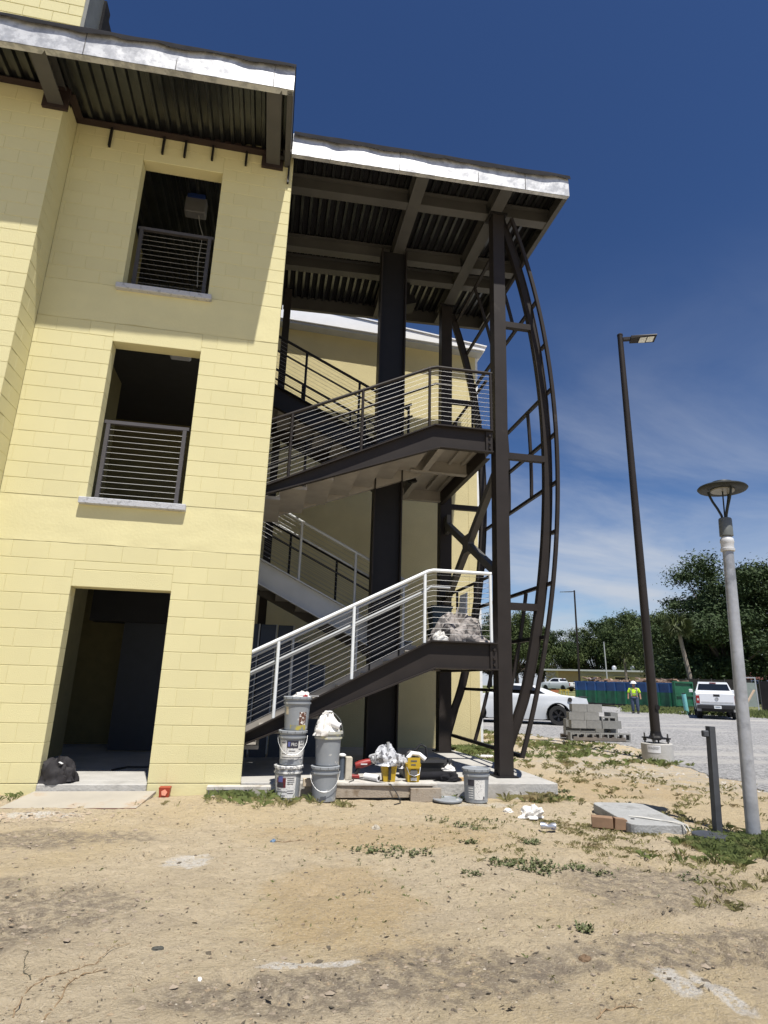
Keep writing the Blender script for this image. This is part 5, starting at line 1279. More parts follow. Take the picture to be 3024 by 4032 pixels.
f = MB(); f.lathe([(.15, .0), (.168, .004), (.17, .02), (.158, .028), (.152, .018), (.004, .016)], 36, (2.36, -.28, GZ+.012)); solo('bucket_lid', f, m_pail, 'grey bucket lid lying on the sand beside the single bucket', 'lid', loc=(2.36, -.28, GZ+.012), smooth=True)
tp = (b1[0]+.055, b1[1]+.01, z0+.738+.36)
t = thing('paint_rag', 'white rag with a red patch on top of the tall bucket stack', 'rag', tp)
part('cloth', crumple((tp[0]+.04, tp[1]-.06, tp[2]), .085, .06, .055, 2.2), m_cloth, t, smooth=True)
part('red_patch', crumple((tp[0]+.08, tp[1]-.11, tp[2]+.002), .03, .02, .025, 6.1, 9), M('red_cloth', (.35, .04, .04), .8), t, smooth=True)
f = MB(); f.box(tp[0]+.10, tp[0]+.24, tp[1]-.05, tp[1]-.02, tp[2]+.012, tp[2]+.022); solo('putty_knife', f, m_wire, 'thin flat tool on the rim of the tall bucket stack', 'tool', loc=tp)
tp = (b2[0]+.02, b2[1]+.01, z0+.369+.33)
t = thing('rag_bundle', 'white rags heaped in the upper bucket of the shorter stack', 'rags', tp)
part('cloth', crumple((tp[0]-.02, tp[1], tp[2]), .125, .115, .20, 4.4, 17, .35), m_cloth, t, smooth=True); part('cloth', crumple((tp[0]-.07, tp[1]-.10, tp[2]-.01), .085, .055, .10, 8.3, 13, .6), m_cloth, t, smooth=True)
f = MB(); f.cyl((tp[0]-.06, tp[1]-.02, tp[2]+.16), (tp[0]+.12, tp[1]-.11, tp[2]+.09), .036, 16); t = thing('roller_sleeve', 'white paint roller sleeve lying in the rags on the shorter stack', 'roller sleeve', tp); part('nap', f, M('roller_nap', (.78, .78, .78), .95), t, smooth=True)
f = MB(); f.cyl((tp[0]+.1195, tp[1]-.1098, tp[2]+.0902), (tp[0]+.1215, tp[1]-.1108, tp[2]+.0896), .022, 14); part('core_hole', f, m_blk, t)

# boards along the slab edge
m_wood = M('weathered_board', (.33, .28, .22), .85, var=.25, scale=4, col2=(.20, .15, .10), c2lo=.5, c2hi=.68, c2scale=9, bump=.3, bscale=60)
m_woodl = M('dusty_board', (.50, .48, .44), .9, var=.15, scale=5, col2=(.36, .33, .28), c2lo=.5, c2hi=.66, c2scale=9)
def board(label, x0, x1, y0, y1, z0_, z1_, mat, rz=0):
    c = ((x0+x1)/2, (y0+y1)/2, z0_); b = MB(); b.cbox(x0, x1, y0, y1, z0_, z1_, .004); o = solo('timber_board', b, mat, label, 'board', 'loose boards at the slab edge', loc=c); o.rotation_euler.z = rz; return o
board('long dusty board on top of the slab edge under the yellow pails', .98, 2.26, -.20, .03, .002, .03, m_woodl, -.02)
board('brown board on edge below the long dusty board', 1.0, 2.20, -.175, -.135, GZ+.03, -.002, m_wood)
board('short weathered offcut leaning at the slab edge right of the long board', 1.93, 2.30, -.235, -.20, GZ-.01, -.02, m_wood, .03)
board('pale board left of the bucket stacks at the wall corner', -.36, .44, -.14, -.02, -.05, -.012, m_woodl)
board('small square timber offcut between the bucket stacks', .70, .80, -.10, -.02, -.02, .06, M('pale_offcut', (.55, .47, .36), .85))
f = MB(); f.box(-.34, -.12, -.12, -.025, -.17, -.051); solo('concrete_offcut', f, m_concd, 'grey block under the pale board at the wall corner', 'block', loc=(-.23, -.07, -.17))
# pale pavers and a dark tube
for x, lab in ((1.075, 'left pale concrete offcut standing beside the dark tube'), (1.235, 'right pale concrete offcut standing beside the dark tube')):
    b = MB(); b.cbox(x-.04, x+.04, .0, .10, .031, .285, .008); solo('standing_offcut', b, M('pale_block', (.50, .46, .38), .9, var=.2, scale=12, col2=(.36, .33, .27), c2lo=.5, c2hi=.6), lab, 'block', 'pale offcuts on the slab', loc=(x, .05, .031))
t = thing('grey_canister', 'dark grey canister with white cap between the pale offcuts', 'canister', (1.155, .05, .031))
f = MB(); f.cyl((1.155, .05, .031), (1.155, .05, .29), .033, 14); part('body', f, M('slate_plastic', (.08, .10, .13), .5), t, smooth=True)
f = MB(); f.lathe([(.045, 0), (.048, .012), (.03, .028), (.002, .032)], 14, (1.155, .05, .2905)); part('cap', f, m_grip, t, smooth=True)
# yellow hand pails
def hand_pail(label, x, y, kind):
    z = .032; t = thing('yellow_hand_pail', label, 'pail', (x, y, z), 'yellow hand pails')
    def sq(w, zz_): return [(x-w, y-w*.8, zz_), (x+w, y-w*.8, zz_), (x+w, y+w*.8, zz_), (x-w, y+w*.8, zz_)]
    f = MB(); f.hexa(sq(.068, z), sq(.088, z+.20)); part('cup', f, m_yell, t)
    if kind == 1:
        f = MB(); f.box(x-.016, x+.016, y-.083, y-.073, z+.02, z+.17); part('dark_slot', f, m_blk, t)
    else:
        f = MB(); f.box(x-.075, x+.075, y-.0805, y-.0765, z+.15, z+.27); part('raised_lip', f, m_yell, t)
        f = MB(); f.cyl((x, y-.072, z+.10), (x, y-.082, z+.105), .048, 7); part('black_crest', f, m_blk, t)
        f = MB(); f.box(x-.035, x+.035, y-.083, y-.066, z+.018, z+.05); part('label_strip', f, m_lab, t)
        f = MB(); f.box(x-.04, x+.035, y-.0835, y-.081, z+.225, z+.24); f.box(x-.035, x+.02, y-.0835, y-.081, z+.185, z+.198); part('dark_print', f, m_ink2, t)
        f = MB(); f.tube([(x-.085, y-.06, z+.17), (x-.06, y-.10, z+.09), (x, y-.105, z+.07), (x+.06, y-.10, z+.09), (x+.085, y-.06, z+.17)], .004, 6); part('bail', f, m_wire, t)
    return z
hand_pail('yellow hand pail wrapped in crumpled clear plastic', 1.70, -.06, 1); hand_pail('yellow hand pail with a black crest and white roller on top', 1.985, -.08, 2)
m_plas = M('crumpled_plastic', (.55, .56, .58), .25, var=.4, scale=14, col2=(.15, .15, .16), c2lo=.5, c2hi=.58, c2scale=16)
t = thing('plastic_wrap', 'crumpled clear plastic bag over the left yellow pail', 'plastic bag', (1.68, -.03, .2)); part('film', crumple((1.68, -.02, .205), .17, .13, .16, 3.3, 21, .55), m_plas, t, smooth=True); part('film_tail', crumple((1.86, .0, .17), .10, .07, .11, 5.7, 13, .6), m_plas, t, smooth=True)
t = thing('paint_brush', 'paint brush standing up in the wrapped yellow pail', 'brush', (1.70, -.02, .3)); f = MB(); f.cyl((1.70, -.03, .33), (1.695, -.02, .46), .016, 8, .02); part('handle', f, M('grey_handle', (.35, .36, .36), .4), t, smooth=True); f = MB(); f.box(1.675, 1.725, -.045, -.02, .25, .33); part('ferrule', f, m_wire, t)
f = MB(); f.tube([(1.93, -.05, .28), (1.99, -.02, .335), (2.08, -.03, .325), (2.15, -.06, .27)], .026, 10); t = thing('roller_sleeve', 'white roller sleeve draped across the right yellow pail', 'roller sleeve', (2.0, -.04, .28)); part('nap', f, MATS['roller_nap'], t, smooth=True)
f = MB(); f.tube([(1.92, -.02, .27), (1.94, .0, .33), (1.99, .02, .35)], .022, 8); part('dark_core', f, m_blk, t)
t = thing('roller_sleeve', 'white roller sleeve lying on the board below the red drill', 'roller sleeve', (1.55, -.07, .031)); f = MB(); f.cyl((1.44, .05, .07), (1.575, -.10, .066), .036, 16); part('nap', f, MATS['roller_nap'], t, smooth=True); f = MB(); f.cyl((1.5754, -.1004, .066), (1.577, -.1022, .066), .02, 12); part('core_hole', f, m_blk, t)
# red drill
t = thing('power_drill', 'red and black power drill lying on the slab', 'drill', (1.45, .33, 0)); m_red = M('red_tool_plastic', (.26, .02, .018), .5)
f = MB(); f.tube([(1.36, .33, .15), (1.42, .33, .165), (1.50, .33, .185), (1.55, .33, .197)], .04, 12, [.036, .047, .045, .036]); part('housing', f, m_red, t, smooth=True)
f = MB(); f.cyl((1.551, .33, .197), (1.61, .33, .213), .036, 12, .026); part('gearbox', f, M('gunmetal', (.10, .10, .11), .4, metal=.5), t, smooth=True); f = MB(); f.cyl((1.611, .33, .213), (1.67, .33, .228), .02, 10, .012); part('chuck', f, m_blk, t, smooth=True)
f = MB(); f.tube([(1.40, .33, .13), (1.385, .33, .08), (1.36, .33, .05)], .026, 10, [.026, .024, .026]); part('grip', f, m_blk, t, smooth=True)
f = MB(); f.cbox(1.30, 1.41, .285, .375, .0, .05, .008); part('battery', f, m_red, t)
f = MB(); f.box(1.42, 1.50, .2805, .284, .165, .18); part('white_mark', f, m_grip, t)
# black tray, pouch, hose, cords
t = thing('black_tote', 'black plastic tote behind the yellow pails', 'tote', (2.25, .45, 0)); f = MB(); f.hexa([(1.98, .34, .0), (2.44, .34, .0), (2.44, .6, 0), (1.98, .6, 0)], [(1.94, .31, .20), (2.50, .31, .22), (2.50, .63, .22), (1.94, .63, .2)]); part('tub', f, m_blk, t)
f = MB(); f.box(1.93, 2.52, .295, .312, .19, .225); part('rim', f, M('dark_grey_rim', (.05, .05, .052), .5), t); f = MB(); f.tube([(2.14, .46, .2), (2.15, .46, .32), (2.22, .46, .39), (2.29, .46, .36), (2.31, .46, .2)], .014, 8); part('handle', f, m_blk, t)
t = thing('black_pouch', 'small black pouch at the right end of the tote', 'pouch', (2.6, .5, 0)); part('pouch', crumple((2.59, .5, 0), .10, .09, .17, 9.9, 13, .4), m_blk, t, smooth=True); part('flap', crumple((2.52, .42, .12), .05, .03, .06, 1.1, 9, .4), m_blk, t)
t = thing('rolled_felt', 'black rolled strip lying on the slab before the tote', 'roll', (2.4, .2, 0)); f = MB(); f.tube([(2.05, .12, .06), (2.25, .15, .06), (2.45, .17, .062), (2.62, .16, .05)], .05, 10, [.05, .046, .05, .03]); part('roll', f, m_memb, t, smooth=True); part('loose_end', crumple((2.5, .13, .01), .12, .07, .07, 7.7, 13, .5), m_memb, t)
f = MB(); f.box(2.62, 2.72, .13, .19, .002, .04); solo('timber_board', f, M('yellow_pine', (.5, .34, .16), .8), 'short yellow pine stub poking out right of the black roll', 'board', 'loose boards at the slab edge', loc=(2.67, .16, .002))
part_l = crumple((2.55, .3, .1), .07, .05, .05, 3.9, 11, .5); solo('white_tissue', part_l, m_cloth, 'small white tissue on the end of the black tote', 'tissue', loc=(2.55, .3, .1), smooth=True)
f = MB(); f.tube([(1.30, .30, .02), (1.36, .08, .036), (1.55, -.16, .036), (1.70, -.205, .02), (1.76, -.22, -.06), (1.80, -.26, GZ+.03), (1.77, -.42, GZ+.02), (1.68, -.52, GZ+.02)], .006, 6); solo('extension_lead', f, m_blk, 'black cord trailing from the drill over the board onto the sand', 'extension lead', loc=(1.6, -.2, 0), smooth=True)
f = MB(); f.tube([(1.27, -.03, .06), (1.29, -.06, .031+.01), (1.24, -.12, .036), (1.22, -.16, .036)], .005, 6); solo('dark_wire', f, m_blk, 'short dark wire hanging beside the right pale offcut', 'wire', loc=(1.26, -.1, .03))
# door step: board, bag
t = thing('ramp_board', 'pale plywood board laid as a ramp at the door', 'board', (-1.65, -.35, GZ))
f = MB(); f.hexa([(-2.27, -.60, GZ+.005), (-.99, -.64, GZ+.005), (-.90, -.045, -.10), (-2.14, -.045, -.10)], [(-2.27, -.60, GZ+.03), (-.99, -.64, GZ+.03), (-.90, -.045, -.07), (-2.14, -.045, -.07)]); part('sheet', f, M('plywood_dusty', (.37, .34, .285), .9, var=.1, scale=2.5, col2=(.36, .26, .17), c2lo=.56, c2hi=.72, c2scale=2.2, bump=.1, bscale=80), t)
f = MB(); f.hexa([(-2.272, -.603, GZ+.004), (-.988, -.643, GZ+.004), (-.988, -.641, GZ+.004), (-2.272, -.601, GZ+.004)], [(-2.272, -.603, GZ+.029), (-.988, -.643, GZ+.029), (-.988, -.641, GZ+.029), (-2.272, -.601, GZ+.029)]); part('front_edge', f, M('plywood_edge', (.16, .08, .05), .9), t)
t = thing('black_bag', 'crumpled black bag on the door threshold', 'bag', (-1.97, .12, 0)); part('bag_body', crumple((-1.98, .10, -.001), .19, .13, .20, 2.9, 19, .4), M('black_fabric', (.02, .018, .02), .8, var=.4, scale=16), t, smooth=True); part('bag_fold', crumple((-1.88, .05, .02), .085, .07, .13, 6.4, 13, .5), MATS['black_fabric'], t, smooth=True); f = MB(); f.bar((-1.95, -.0, .215), (-1.91, -.02, .20), .025, .006); part('white_tag', f, m_grip, t)
f = MB(); f.tube([(-1.6, .95, .01), (-1.45, 1.15, .02), (-1.25, 1.2, .01), (-1.05, 1.25, .02)], .012, 6); solo('black_hose', f, m_blk, 'black hose on the floor inside the door', 'hose', loc=(-1.4, 1.1, 0))
t = thing('orange_cup', 'orange red plastic box cup against the yellow wall foot', 'cup', (-.80, -.10, -.12)); f = MB(); f.hexa([(-.85, -.15, -.125), (-.75, -.15, -.125), (-.75, -.05, -.125), (-.85, -.05, -.125)], [(-.86, -.16, -.02), (-.74, -.16, -.02), (-.74, -.04, -.02), (-.86, -.04, -.02)]); part('shell', f, M('orange_plastic', (.32, .045, .02), .5), t); f = MB(); f.cyl((-.80, -.158, -.07), (-.80, -.163, -.07), .034, 5); part('pale_star', f, M('salmon_paint', (.75, .32, .22), .6), t)
# litter on the sand
t = thing('crumpled_paper', 'crumpled white paper on the sand right of the single bucket', 'paper', (3.02, -1.12, GZ)); part('sheet', crumple((3.02, -1.12, GZ+.0), .11, .08, .085, 5.5, 17, .7), m_cloth, t, smooth=False); part('torn_piece', crumple((2.86, -.86, GZ), .045, .03, .03, 1.5, 9, .6), m_cloth, t)
t = thing('crushed_can', 'crushed silver and blue drink can on the sand', 'can', (2.95, -1.68, GZ)); f = MB(); f.tube([(2.87, -1.65, GZ+.035), (2.90, -1.66, GZ+.036), (2.935, -1.675, GZ+.03), (2.97, -1.69, GZ+.036), (3.0, -1.70, GZ+.036)], .03, 12, [.031, .03, .018, .03, .031]); part('can_wall', f, M('crushed_alu', (.55, .57, .62), .3, metal=.7, var=.2, scale=20, col2=(.08, .12, .35), c2lo=.55, c2hi=.6, c2scale=20), t, smooth=True); f = MB(); f.cyl((3.0, -1.70, GZ+.036), (3.004, -1.7015, GZ+.036), .027, 12); part('can_end', f, m_wire, t)
# concrete cover plate
cp = [(3.90, -.74), (4.47, -.83), (4.27, -1.92), (3.70, -1.84)]
def rounded(pts, r, n=5):
    out = []
    for i, p in enumerate(pts):
        a, b_ = Vector(pts[i-1]), Vector(pts[(i+1) % len(pts)]); p = Vector(p); da, db_ = (a-p).normalized(), (b_-p).normalized()
        for k in range(n+1):
            u = k/n; out.append(tuple((p+da*r*(1-u)**2+db_*r*u**2)))
    return out
t = thing('cover_plate', 'grey concrete cover plate lying on the sand before the stub post', 'cover plate', (4.08, -1.33, GZ))
f = MB(); f.prism(rounded(cp, .12), 'z', GZ-.02, GZ+.075); pl = part('slab', f, m_concd, t); bv = pl.modifiers.new('b', 'BEVEL'); bv.width = .008; bv.segments = 2; bv.limit_method = 'ANGLE'
f = MB(); f.cyl((3.86, -1.62, GZ+.076), (3.86, -1.62, GZ+.079), .02, 12); part('lifting_hole', f, m_dark, t)
t = thing('white_strap', 'loose white strap lying across the concrete cover plate', 'strap', (4.05, -1.62, GZ+.08))
for k in (0, 1):
    f = MB(); f.sweep([(3.88+.03*k, -1.52-.02*k, GZ+.083), (3.98, -1.58-.03*k, GZ+.086), (4.08, -1.70-.02*k, GZ+.084), (4.16+.03*k, -1.80, GZ+.084), (4.20+.04*k, -1.915, GZ+.082), (4.21+.04*k, -1.945, GZ+.03)], (.8, .6, 0), .016, .004); part('strip', f, M('strap_web', (.62, .60, .54), .8), t)
m_card = M('brown_block', (.24, .15, .09), .85, var=.2, scale=10)
f = MB(); f.cbox(-.10, .10, -.05, .05, 0, .10, .006); o = solo('wood_block', f, m_card, 'larger brown wood block at the corner of the cover plate', 'wood block', 'wood blocks by the cover plate'); o.location = (3.54, -1.60, GZ); o.rotation_euler.z = -.5
f = MB(); f.prism([(-.07, 0), (.09, 0), (.05, .09), (-.06, .10)], 'y', -.04, .05); o = solo('wood_block', f, m_card, 'smaller tilted brown wood block against the cover plate edge', 'wood block', 'wood blocks by the cover plate'); o.location = (3.69, -1.68, GZ); o.rotation_euler.z = -.2
# things on the lower landing
t = thing('drop_cloth', 'grey and white drop cloth heaped on the lower landing', 'drop cloth', (2.85, .9, 1.64))
m_tarp = M('stained_tarp', (.34, .31, .29), .9, var=.35, scale=6, col2=(.08, .075, .075), c2lo=.5, c2hi=.6, c2scale=7)
part('heap', crumple((2.86, .85, 1.64), .36, .28, .36, 1.7, 25, .7), m_tarp, t, smooth=True); part('fold', crumple((2.98, .60, 1.64), .30, .12, .15, 7.1, 21, .7), m_tarp, t, smooth=True); part('white_corner', crumple((2.50, .55, 1.64), .10, .07, .16, 4.9, 11, .6), m_cloth, t); part('white_patch', crumple((2.86, .5, 1.64), .05, .03, .1, 9.4, 9, .6), m_cloth, t)
for k, (x, y, z, lab) in enumerate(((3.05, 2.5, 1.64, 'lower dark blue tub of the pair stacked on the lower landing'), (3.05, 2.5, 2.04, 'upper dark blue tub of the pair stacked on the lower landing'))):
    t = thing('blue_tub', lab, 'tub', (x, y, z), 'blue tubs on the landing'); f = MB(); f.hexa([(x-.14, y-.14, z), (x+.14, y-.14, z), (x+.14, y+.14, z), (x-.14, y+.14, z)], [(x-.17, y-.17, z+.34), (x+.17, y-.17, z+.34), (x+.17, y+.17, z+.34), (x-.17, y+.17, z+.34)]); part('tub', f, M('dark_blue_plastic', (.03, .055, .075), .5, var=.3, scale=8, col2=(.2, .3, .42), c2lo=.6, c2hi=.66, c2scale=9), t)
    f = MB(); f.box(x-.185, x+.185, y-.185, y+.185, z+.341, z+.39); part('rim', f, MATS['dark_blue_plastic'], t)
f = MB(); f.hexa([(3.14, 1.5, 1.642), (3.2, 1.5, 1.642), (3.2, 1.9, 1.642), (3.14, 1.9, 1.642)], [(3.21, 1.5, 2.55), (3.225, 1.5, 2.55), (3.225, 1.85, 2.55), (3.21, 1.85, 2.55)]); solo('white_sheet', f, M('white_sheet', (.66, .70, .76), .5), 'narrow white sheet leaning at the end of the lower landing', 'sheet', loc=(3.18, 1.7, 1.642))
# dark panels leaning under the rear flight
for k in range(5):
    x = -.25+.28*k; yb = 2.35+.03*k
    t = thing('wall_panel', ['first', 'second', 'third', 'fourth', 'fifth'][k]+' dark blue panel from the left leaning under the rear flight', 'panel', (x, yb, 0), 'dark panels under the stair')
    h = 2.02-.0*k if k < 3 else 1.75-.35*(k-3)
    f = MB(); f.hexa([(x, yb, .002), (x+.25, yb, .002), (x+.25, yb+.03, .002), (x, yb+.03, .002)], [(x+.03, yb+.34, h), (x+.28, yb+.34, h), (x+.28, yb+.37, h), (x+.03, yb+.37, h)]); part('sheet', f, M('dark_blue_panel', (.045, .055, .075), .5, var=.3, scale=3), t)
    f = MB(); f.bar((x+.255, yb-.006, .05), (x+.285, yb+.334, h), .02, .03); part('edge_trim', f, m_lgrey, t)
# concrete blocks on a pallet
PB = Vector((8.05, 7.55, GZ)); pr_ = math.radians(-6)
pal = thing('timber_pallet', 'low timber pallet under the stacked concrete blocks', 'pallet', (0, 0, 0)); m_pal = M('grey_pallet_wood', (.16, .14, .12), .9, var=.3, scale=6)
for i in range(3): f = MB(); f.box(0, 1.38, .0+.43*i, .09+.43*i, .02, .09); part('runner', f, m_pal, pal)
for i in range(6): f = MB(); f.box(.0+.255*i, .10+.255*i, 0, .95, .091, .112); part('deck_board', f, m_pal, pal)
pal.location = PB; pal.rotation_euler.z = pr_
cm = MB()          # hollow concrete block, cores vertical
L_, D_, H_ = .396, .194, .194
cm.box(-L_/2, L_/2, -D_/2, -D_/2+.034, 0, H_); cm.box(-L_/2, L_/2, D_/2-.034, D_/2, 0, H_)
for x in (-L_/2, -.018, L_/2-.036): cm.box(x, x+.036, -D_/2+.034, D_/2-.034, 0, H_)
cmu_me = cm.mesh('concrete_block'); cmu_me.materials.append(M('raw_concrete_block', (.235, .235, .225), .95, var=.15, scale=9, rand=.12, bump=.4, bscale=90))
def cmu(label, x, y, z, rz=0, rx=0):
    o = solo('concrete_block', cmu_me, None, label, 'concrete block', 'concrete blocks on the pallet'); o.rotation_euler = (rx, 0, pr_+rz)
    o.location = PB+Matrix.Rotation(pr_, 3, 'Z') @ Vector((x, y, .113+z)); return o
hp = math.pi/2; s2 = .2
nm = ['first', 'second', 'third', 'fourth', 'fifth', 'sixth']
for i in range(4): cmu(nm[i]+' block from the left in the bottom row of the pallet, hollow cores showing', .20+.40*i-.08, .20, 0, 0, hp)
for i in range(2): cmu(nm[i]+' block from the left in the second row of the pallet', .16+.405*i, .10, s2)
cmu('block at the right end of the second row of the pallet', 1.0, .14, s2)
for i in range(2): cmu(nm[i]+' block from the left in the third row of the pallet', .20+.405*i-.09, .10, 2*s2)
cmu('turned block at the right end of the third row of the pallet, cores showing', 1.0, .26, 2*s2, 0, hp)
for i in range(2): cmu(nm[i]+' block from the left in the top row of the pallet', .20+.405*i, .10, 3*s2)
cmu('end block in the second row at the far right of the pallet', 1.24, .30, s2, hp); cmu('end block in the third row at the far right of the pallet', 1.22, .42, 2*s2, hp)
cmu('rear block behind the bottom row at the right of the pallet', 1.28, .62, 0, hp); cmu('rear block behind the second row at the right of the pallet', 1.28, .74, s2, hp)
for i in range(3): cmu(nm[i]+' block from the left in the hidden rear row of the pallet', .22+.41*i, .66, 0); 
for i in range(2): cmu(nm[i]+' block from the left on the rear second row of the pallet', .22+.41*i, .62, s2)
f = MB(); f.cyl((4.15, 3.9, GZ+.03), (4.6, 3.85, GZ+.03), .028, 10); solo('white_pipe', f, m_grip, 'short white pipe lying in the grass behind the slab', 'pipe', loc=(4.4, 3.9, GZ))
# ------------------------------------------------------------------ weeds, grass, pebbles, twigs
rg = random.Random(77)
gv_, gf_ = [], []
def blade(V, F, x, y, z, h, w, a, lean):
    d = Vector((math.cos(a), math.sin(a), 0)); s = Vector((-d.y, d.x, 0))*w; b = Vector((x, y, z)); o = len(V)
    m = b+d*h*lean*.4+Vector((0, 0, h*.62)); t = b+d*h*lean*1.1+Vector((0, 0, h*(1-.35*lean)))
    V += [b-s, b+s, m+s*.7, t, m-s*.7]; F.append((o, o+1, o+2, o+3, o+4))
def leaf(V, F, x, y, z, l, a, el):
    d = Vector((math.cos(a)*math.cos(el), math.sin(a)*math.cos(el), math.sin(el))); s = Vector((-math.sin(a), math.cos(a), 0))*l*.32; b = Vector((x, y, z)); o = len(V)
    V += [b, b+d*l*.5+s, b+d*l, b+d*l*.5-s]; F.append((o, o+1, o+2, o+3))
def gz(x, y): return gheight(x, y)-.002
def tuft(V, F, x, y, n, h, spread):
    z = gz(x, y)
    for k in range(n):
        a = rg.uniform(0, 6.28); r = spread*rg.random()**.6
        blade(V, F, x+r*math.cos(a), y+r*math.sin(a), z, h*rg.uniform(.45, 1.2), .0014+.0010*rg.random(), rg.uniform(0, 6.28), rg.uniform(.2, 1.3))
def clump(V, F, x, y, n, R, l=.024):
    for k in range(n):
        a = rg.uniform(0, 6.28); r = R*rg.random()**.55; px, py = x+r*math.cos(a), y+r*math.sin(a); z = gz(px, py)
        for q in range(rg.randint(4, 8)): leaf(V, F, px, py, z+rg.random()*.018, l*rg.uniform(.5, 1.2), rg.uniform(0, 6.28), rg.uniform(.05, 1.0))
def patch(V, F, cx_, cy_, rx, ry, nt, n, h, ang=0, sp=.03):
    for k in range(nt):
        u = rg.gauss(0, .5); v = rg.gauss(0, .5); x = cx_+u*rx*math.cos(ang)-v*ry*math.sin(ang); y = cy_+u*rx*math.sin(ang)+v*ry*math.cos(ang)
        if -3.2 < x < 3.8 and y > -.08: continue
        if fbm(x, y, 21, 3, 2.6)+rg.gauss(0, .10) < .03: continue
        tuft(V, F, x, y, n, h, sp)
G1, G1f, G2, G2f = [], [], [], []
# long grass at the wall foot and slab edge
patch(G1, G1f, -.15, -.20, .8, .12, 44, 7, .11); patch(G1, G1f, .2, -.33, .5, .2, 44, 6, .11); patch(G2, G2f, .7, -.50, .6, .22, 50, 6, .08); patch(G2, G2f, 1.1, -.62, .4, .15, 20, 5, .06); patch(G2, G2f, -.2, -.4, .7, .2, 40, 5, .06)
patch(G2, G2f, 3.35, -.15, .7, .08, 50, 8, .12); patch(G1, G1f, 3.5, -.2, .5, .10, 26, 7, .08); patch(G2, G2f, 3.9, -.25, .4, .15, 30, 7, .07); patch(G1, G1f, -2.35, -.25, .15, .15, 10, 6, .06); patch(G1, G1f, 2.45, -.17, .25, .06, 8, 6, .07)
# weeds on the right
patch(G2, G2f, 3.6, -2.2, 1.5, .7, 520, 9, .032, 0, .04); patch(G2, G2f, 3.1, -1.55, 1.1, .5, 320, 8, .03, 0, .04); patch(G1, G1f, 4.45, -2.55, .7, .5, 420, 14, .075, 0, .05); patch(G1, G1f, 4.75, -2.2, .5, .4, 240, 14, .08, 0, .05); patch(G2, G2f, 4.6, -1.2, .5, .7, 130, 6, .06)
patch(G2, G2f, 5.4, -.4, 1.6, 1.2, 320, 6, .05); patch(G2, G2f, 6.1, .9, 1.3, 1.0, 200, 6, .05); patch(G2, G2f, 3.45, -3.85, .6, .8, 170, 7, .05); patch(G2, G2f, 3.9, -3.3, .7, .7, 160, 7, .05); patch(G2, G2f, 4.6, 1.2, .9, .9, 90, 6, .06)
patch(G1, G1f, 7.0, 6.2, 1.3, 1.0, 300, 9, .10, .5); patch(G1, G1f, 6.3, 4.3, 1.5, .6, 260, 8, .09, .4); patch(G1, G1f, 6.9, 3.1, .9, .35, 150, 9, .10); patch(G2, G2f, 5.6, 3.0, 1.3, 1.1, 200, 7, .07); patch(G2, G2f, 5.4, 7.5, 1.6, 2.2, 330, 9, .12); patch(G1, G1f, 4.6, 5.4, .8, 1.6, 240, 9, .12); patch(G1, G1f, 4.1, 4.7, .5, .2, 130, 10, .18); patch(G1, G1f, 4.3, 3.6, .45, .8, 150, 8, .10); patch(G1, G1f, 5.9, 9.8, 1.3, .9, 180, 8, .10)
for k in range(330):
    x, y = rg.uniform(-2.2, 3.8), rg.uniform(-4.6, -.6)
    if rg.random() < .25+.65*sstep(-.5, 2.5, x): tuft(G2, G2f, x, y, rg.randint(2, 4), .018, .008)
for k in range(110):
    x, y = 1.2+rg.gauss(0, .9), -2.6+rg.gauss(0, .8); tuft(G1, G1f, x, y, rg.randint(2, 4), .022, .008)
# verge grass behind the lot
for k in range(1400):
    yw = rg.uniform(32, 47); d = rg.uniform(40, 50); p_ = P2(yw, d); o = len(G1)
    for q in range(5): blade(G1, G1f, p_.x+rg.gauss(0, .3), p_.y+rg.gauss(0, .3), p_.z, rg.uniform(.12, .4), .02, rg.uniform(0, 6.28), rg.uniform(.1, .9))
def stuff(name, V, F, mat, label):
    me = bpy.data.meshes.new(name); me.from_pydata(V, [], F); me.materials.append(mat); o = bpy.data.objects.new(name, me); COL.objects.link(o); ORG[o.name] = Vector(); return tag(o, label, None, None, 'stuff')
stuff('green_grass', G1, G1f, M('grass_green', (.15, .185, .055), .7, var=.45, scale=9, world=True, col2=(.22, .20, .08), c2lo=.55, c2hi=.68, c2scale=3), 'green grass growing along the slab edge and around the posts')
stuff('dry_grass', G2, G2f, M('grass_dry', (.24, .225, .09), .75, var=.4, scale=9, world=True, col2=(.30, .24, .12), c2lo=.5, c2hi=.62, c2scale=3), 'thin dry grass scattered over the sand')
W1, W1f = [], []
for (x, y, n, R) in ((1.28, -2.33, 62, .22), (1.05, -2.28, 16, .10), (1.52, -2.38, 20, .12), (2.28, -2.84, 120, .20), (2.05, -2.75, 54, .14), (2.55, -2.95, 26, .10), (2.57, -2.1, 40, .09), (2.0, -2.1, 22, .08), (2.2, -1.5, 30, .16), (1.95, -1.25, 14, .12), (2.5, -1.3, 18, .14), (2.66, -3.05, 16, .10), (2.04, -3.99, 20, .06), (1.75, -2.95, 14, .08), (3.3, -3.2, 14, .12),
                     (4.1, .35, 40, .12), (4.5, -2.9, 90, .25), (4.9, -2.5, 90, .25), (5.0, 1.9, 40, .2), (6.0, 2.6, 50, .25), (4.3, 1.6, 30, .15), (3.9, -.1, 14, .06)):
    clump(W1, W1f, x, y, n, R)
for k in range(90):
    x, y = rg.uniform(.6, 3.6), rg.uniform(-3.6, -.7); clump(W1, W1f, x, y, rg.randint(1, 2), .015, .013)
stuff('ground_weeds', W1, W1f, M('weed_leaves', (.095, .112, .042), .7, var=.4, scale=12, world=True), 'low leafy weeds creeping over the sand')
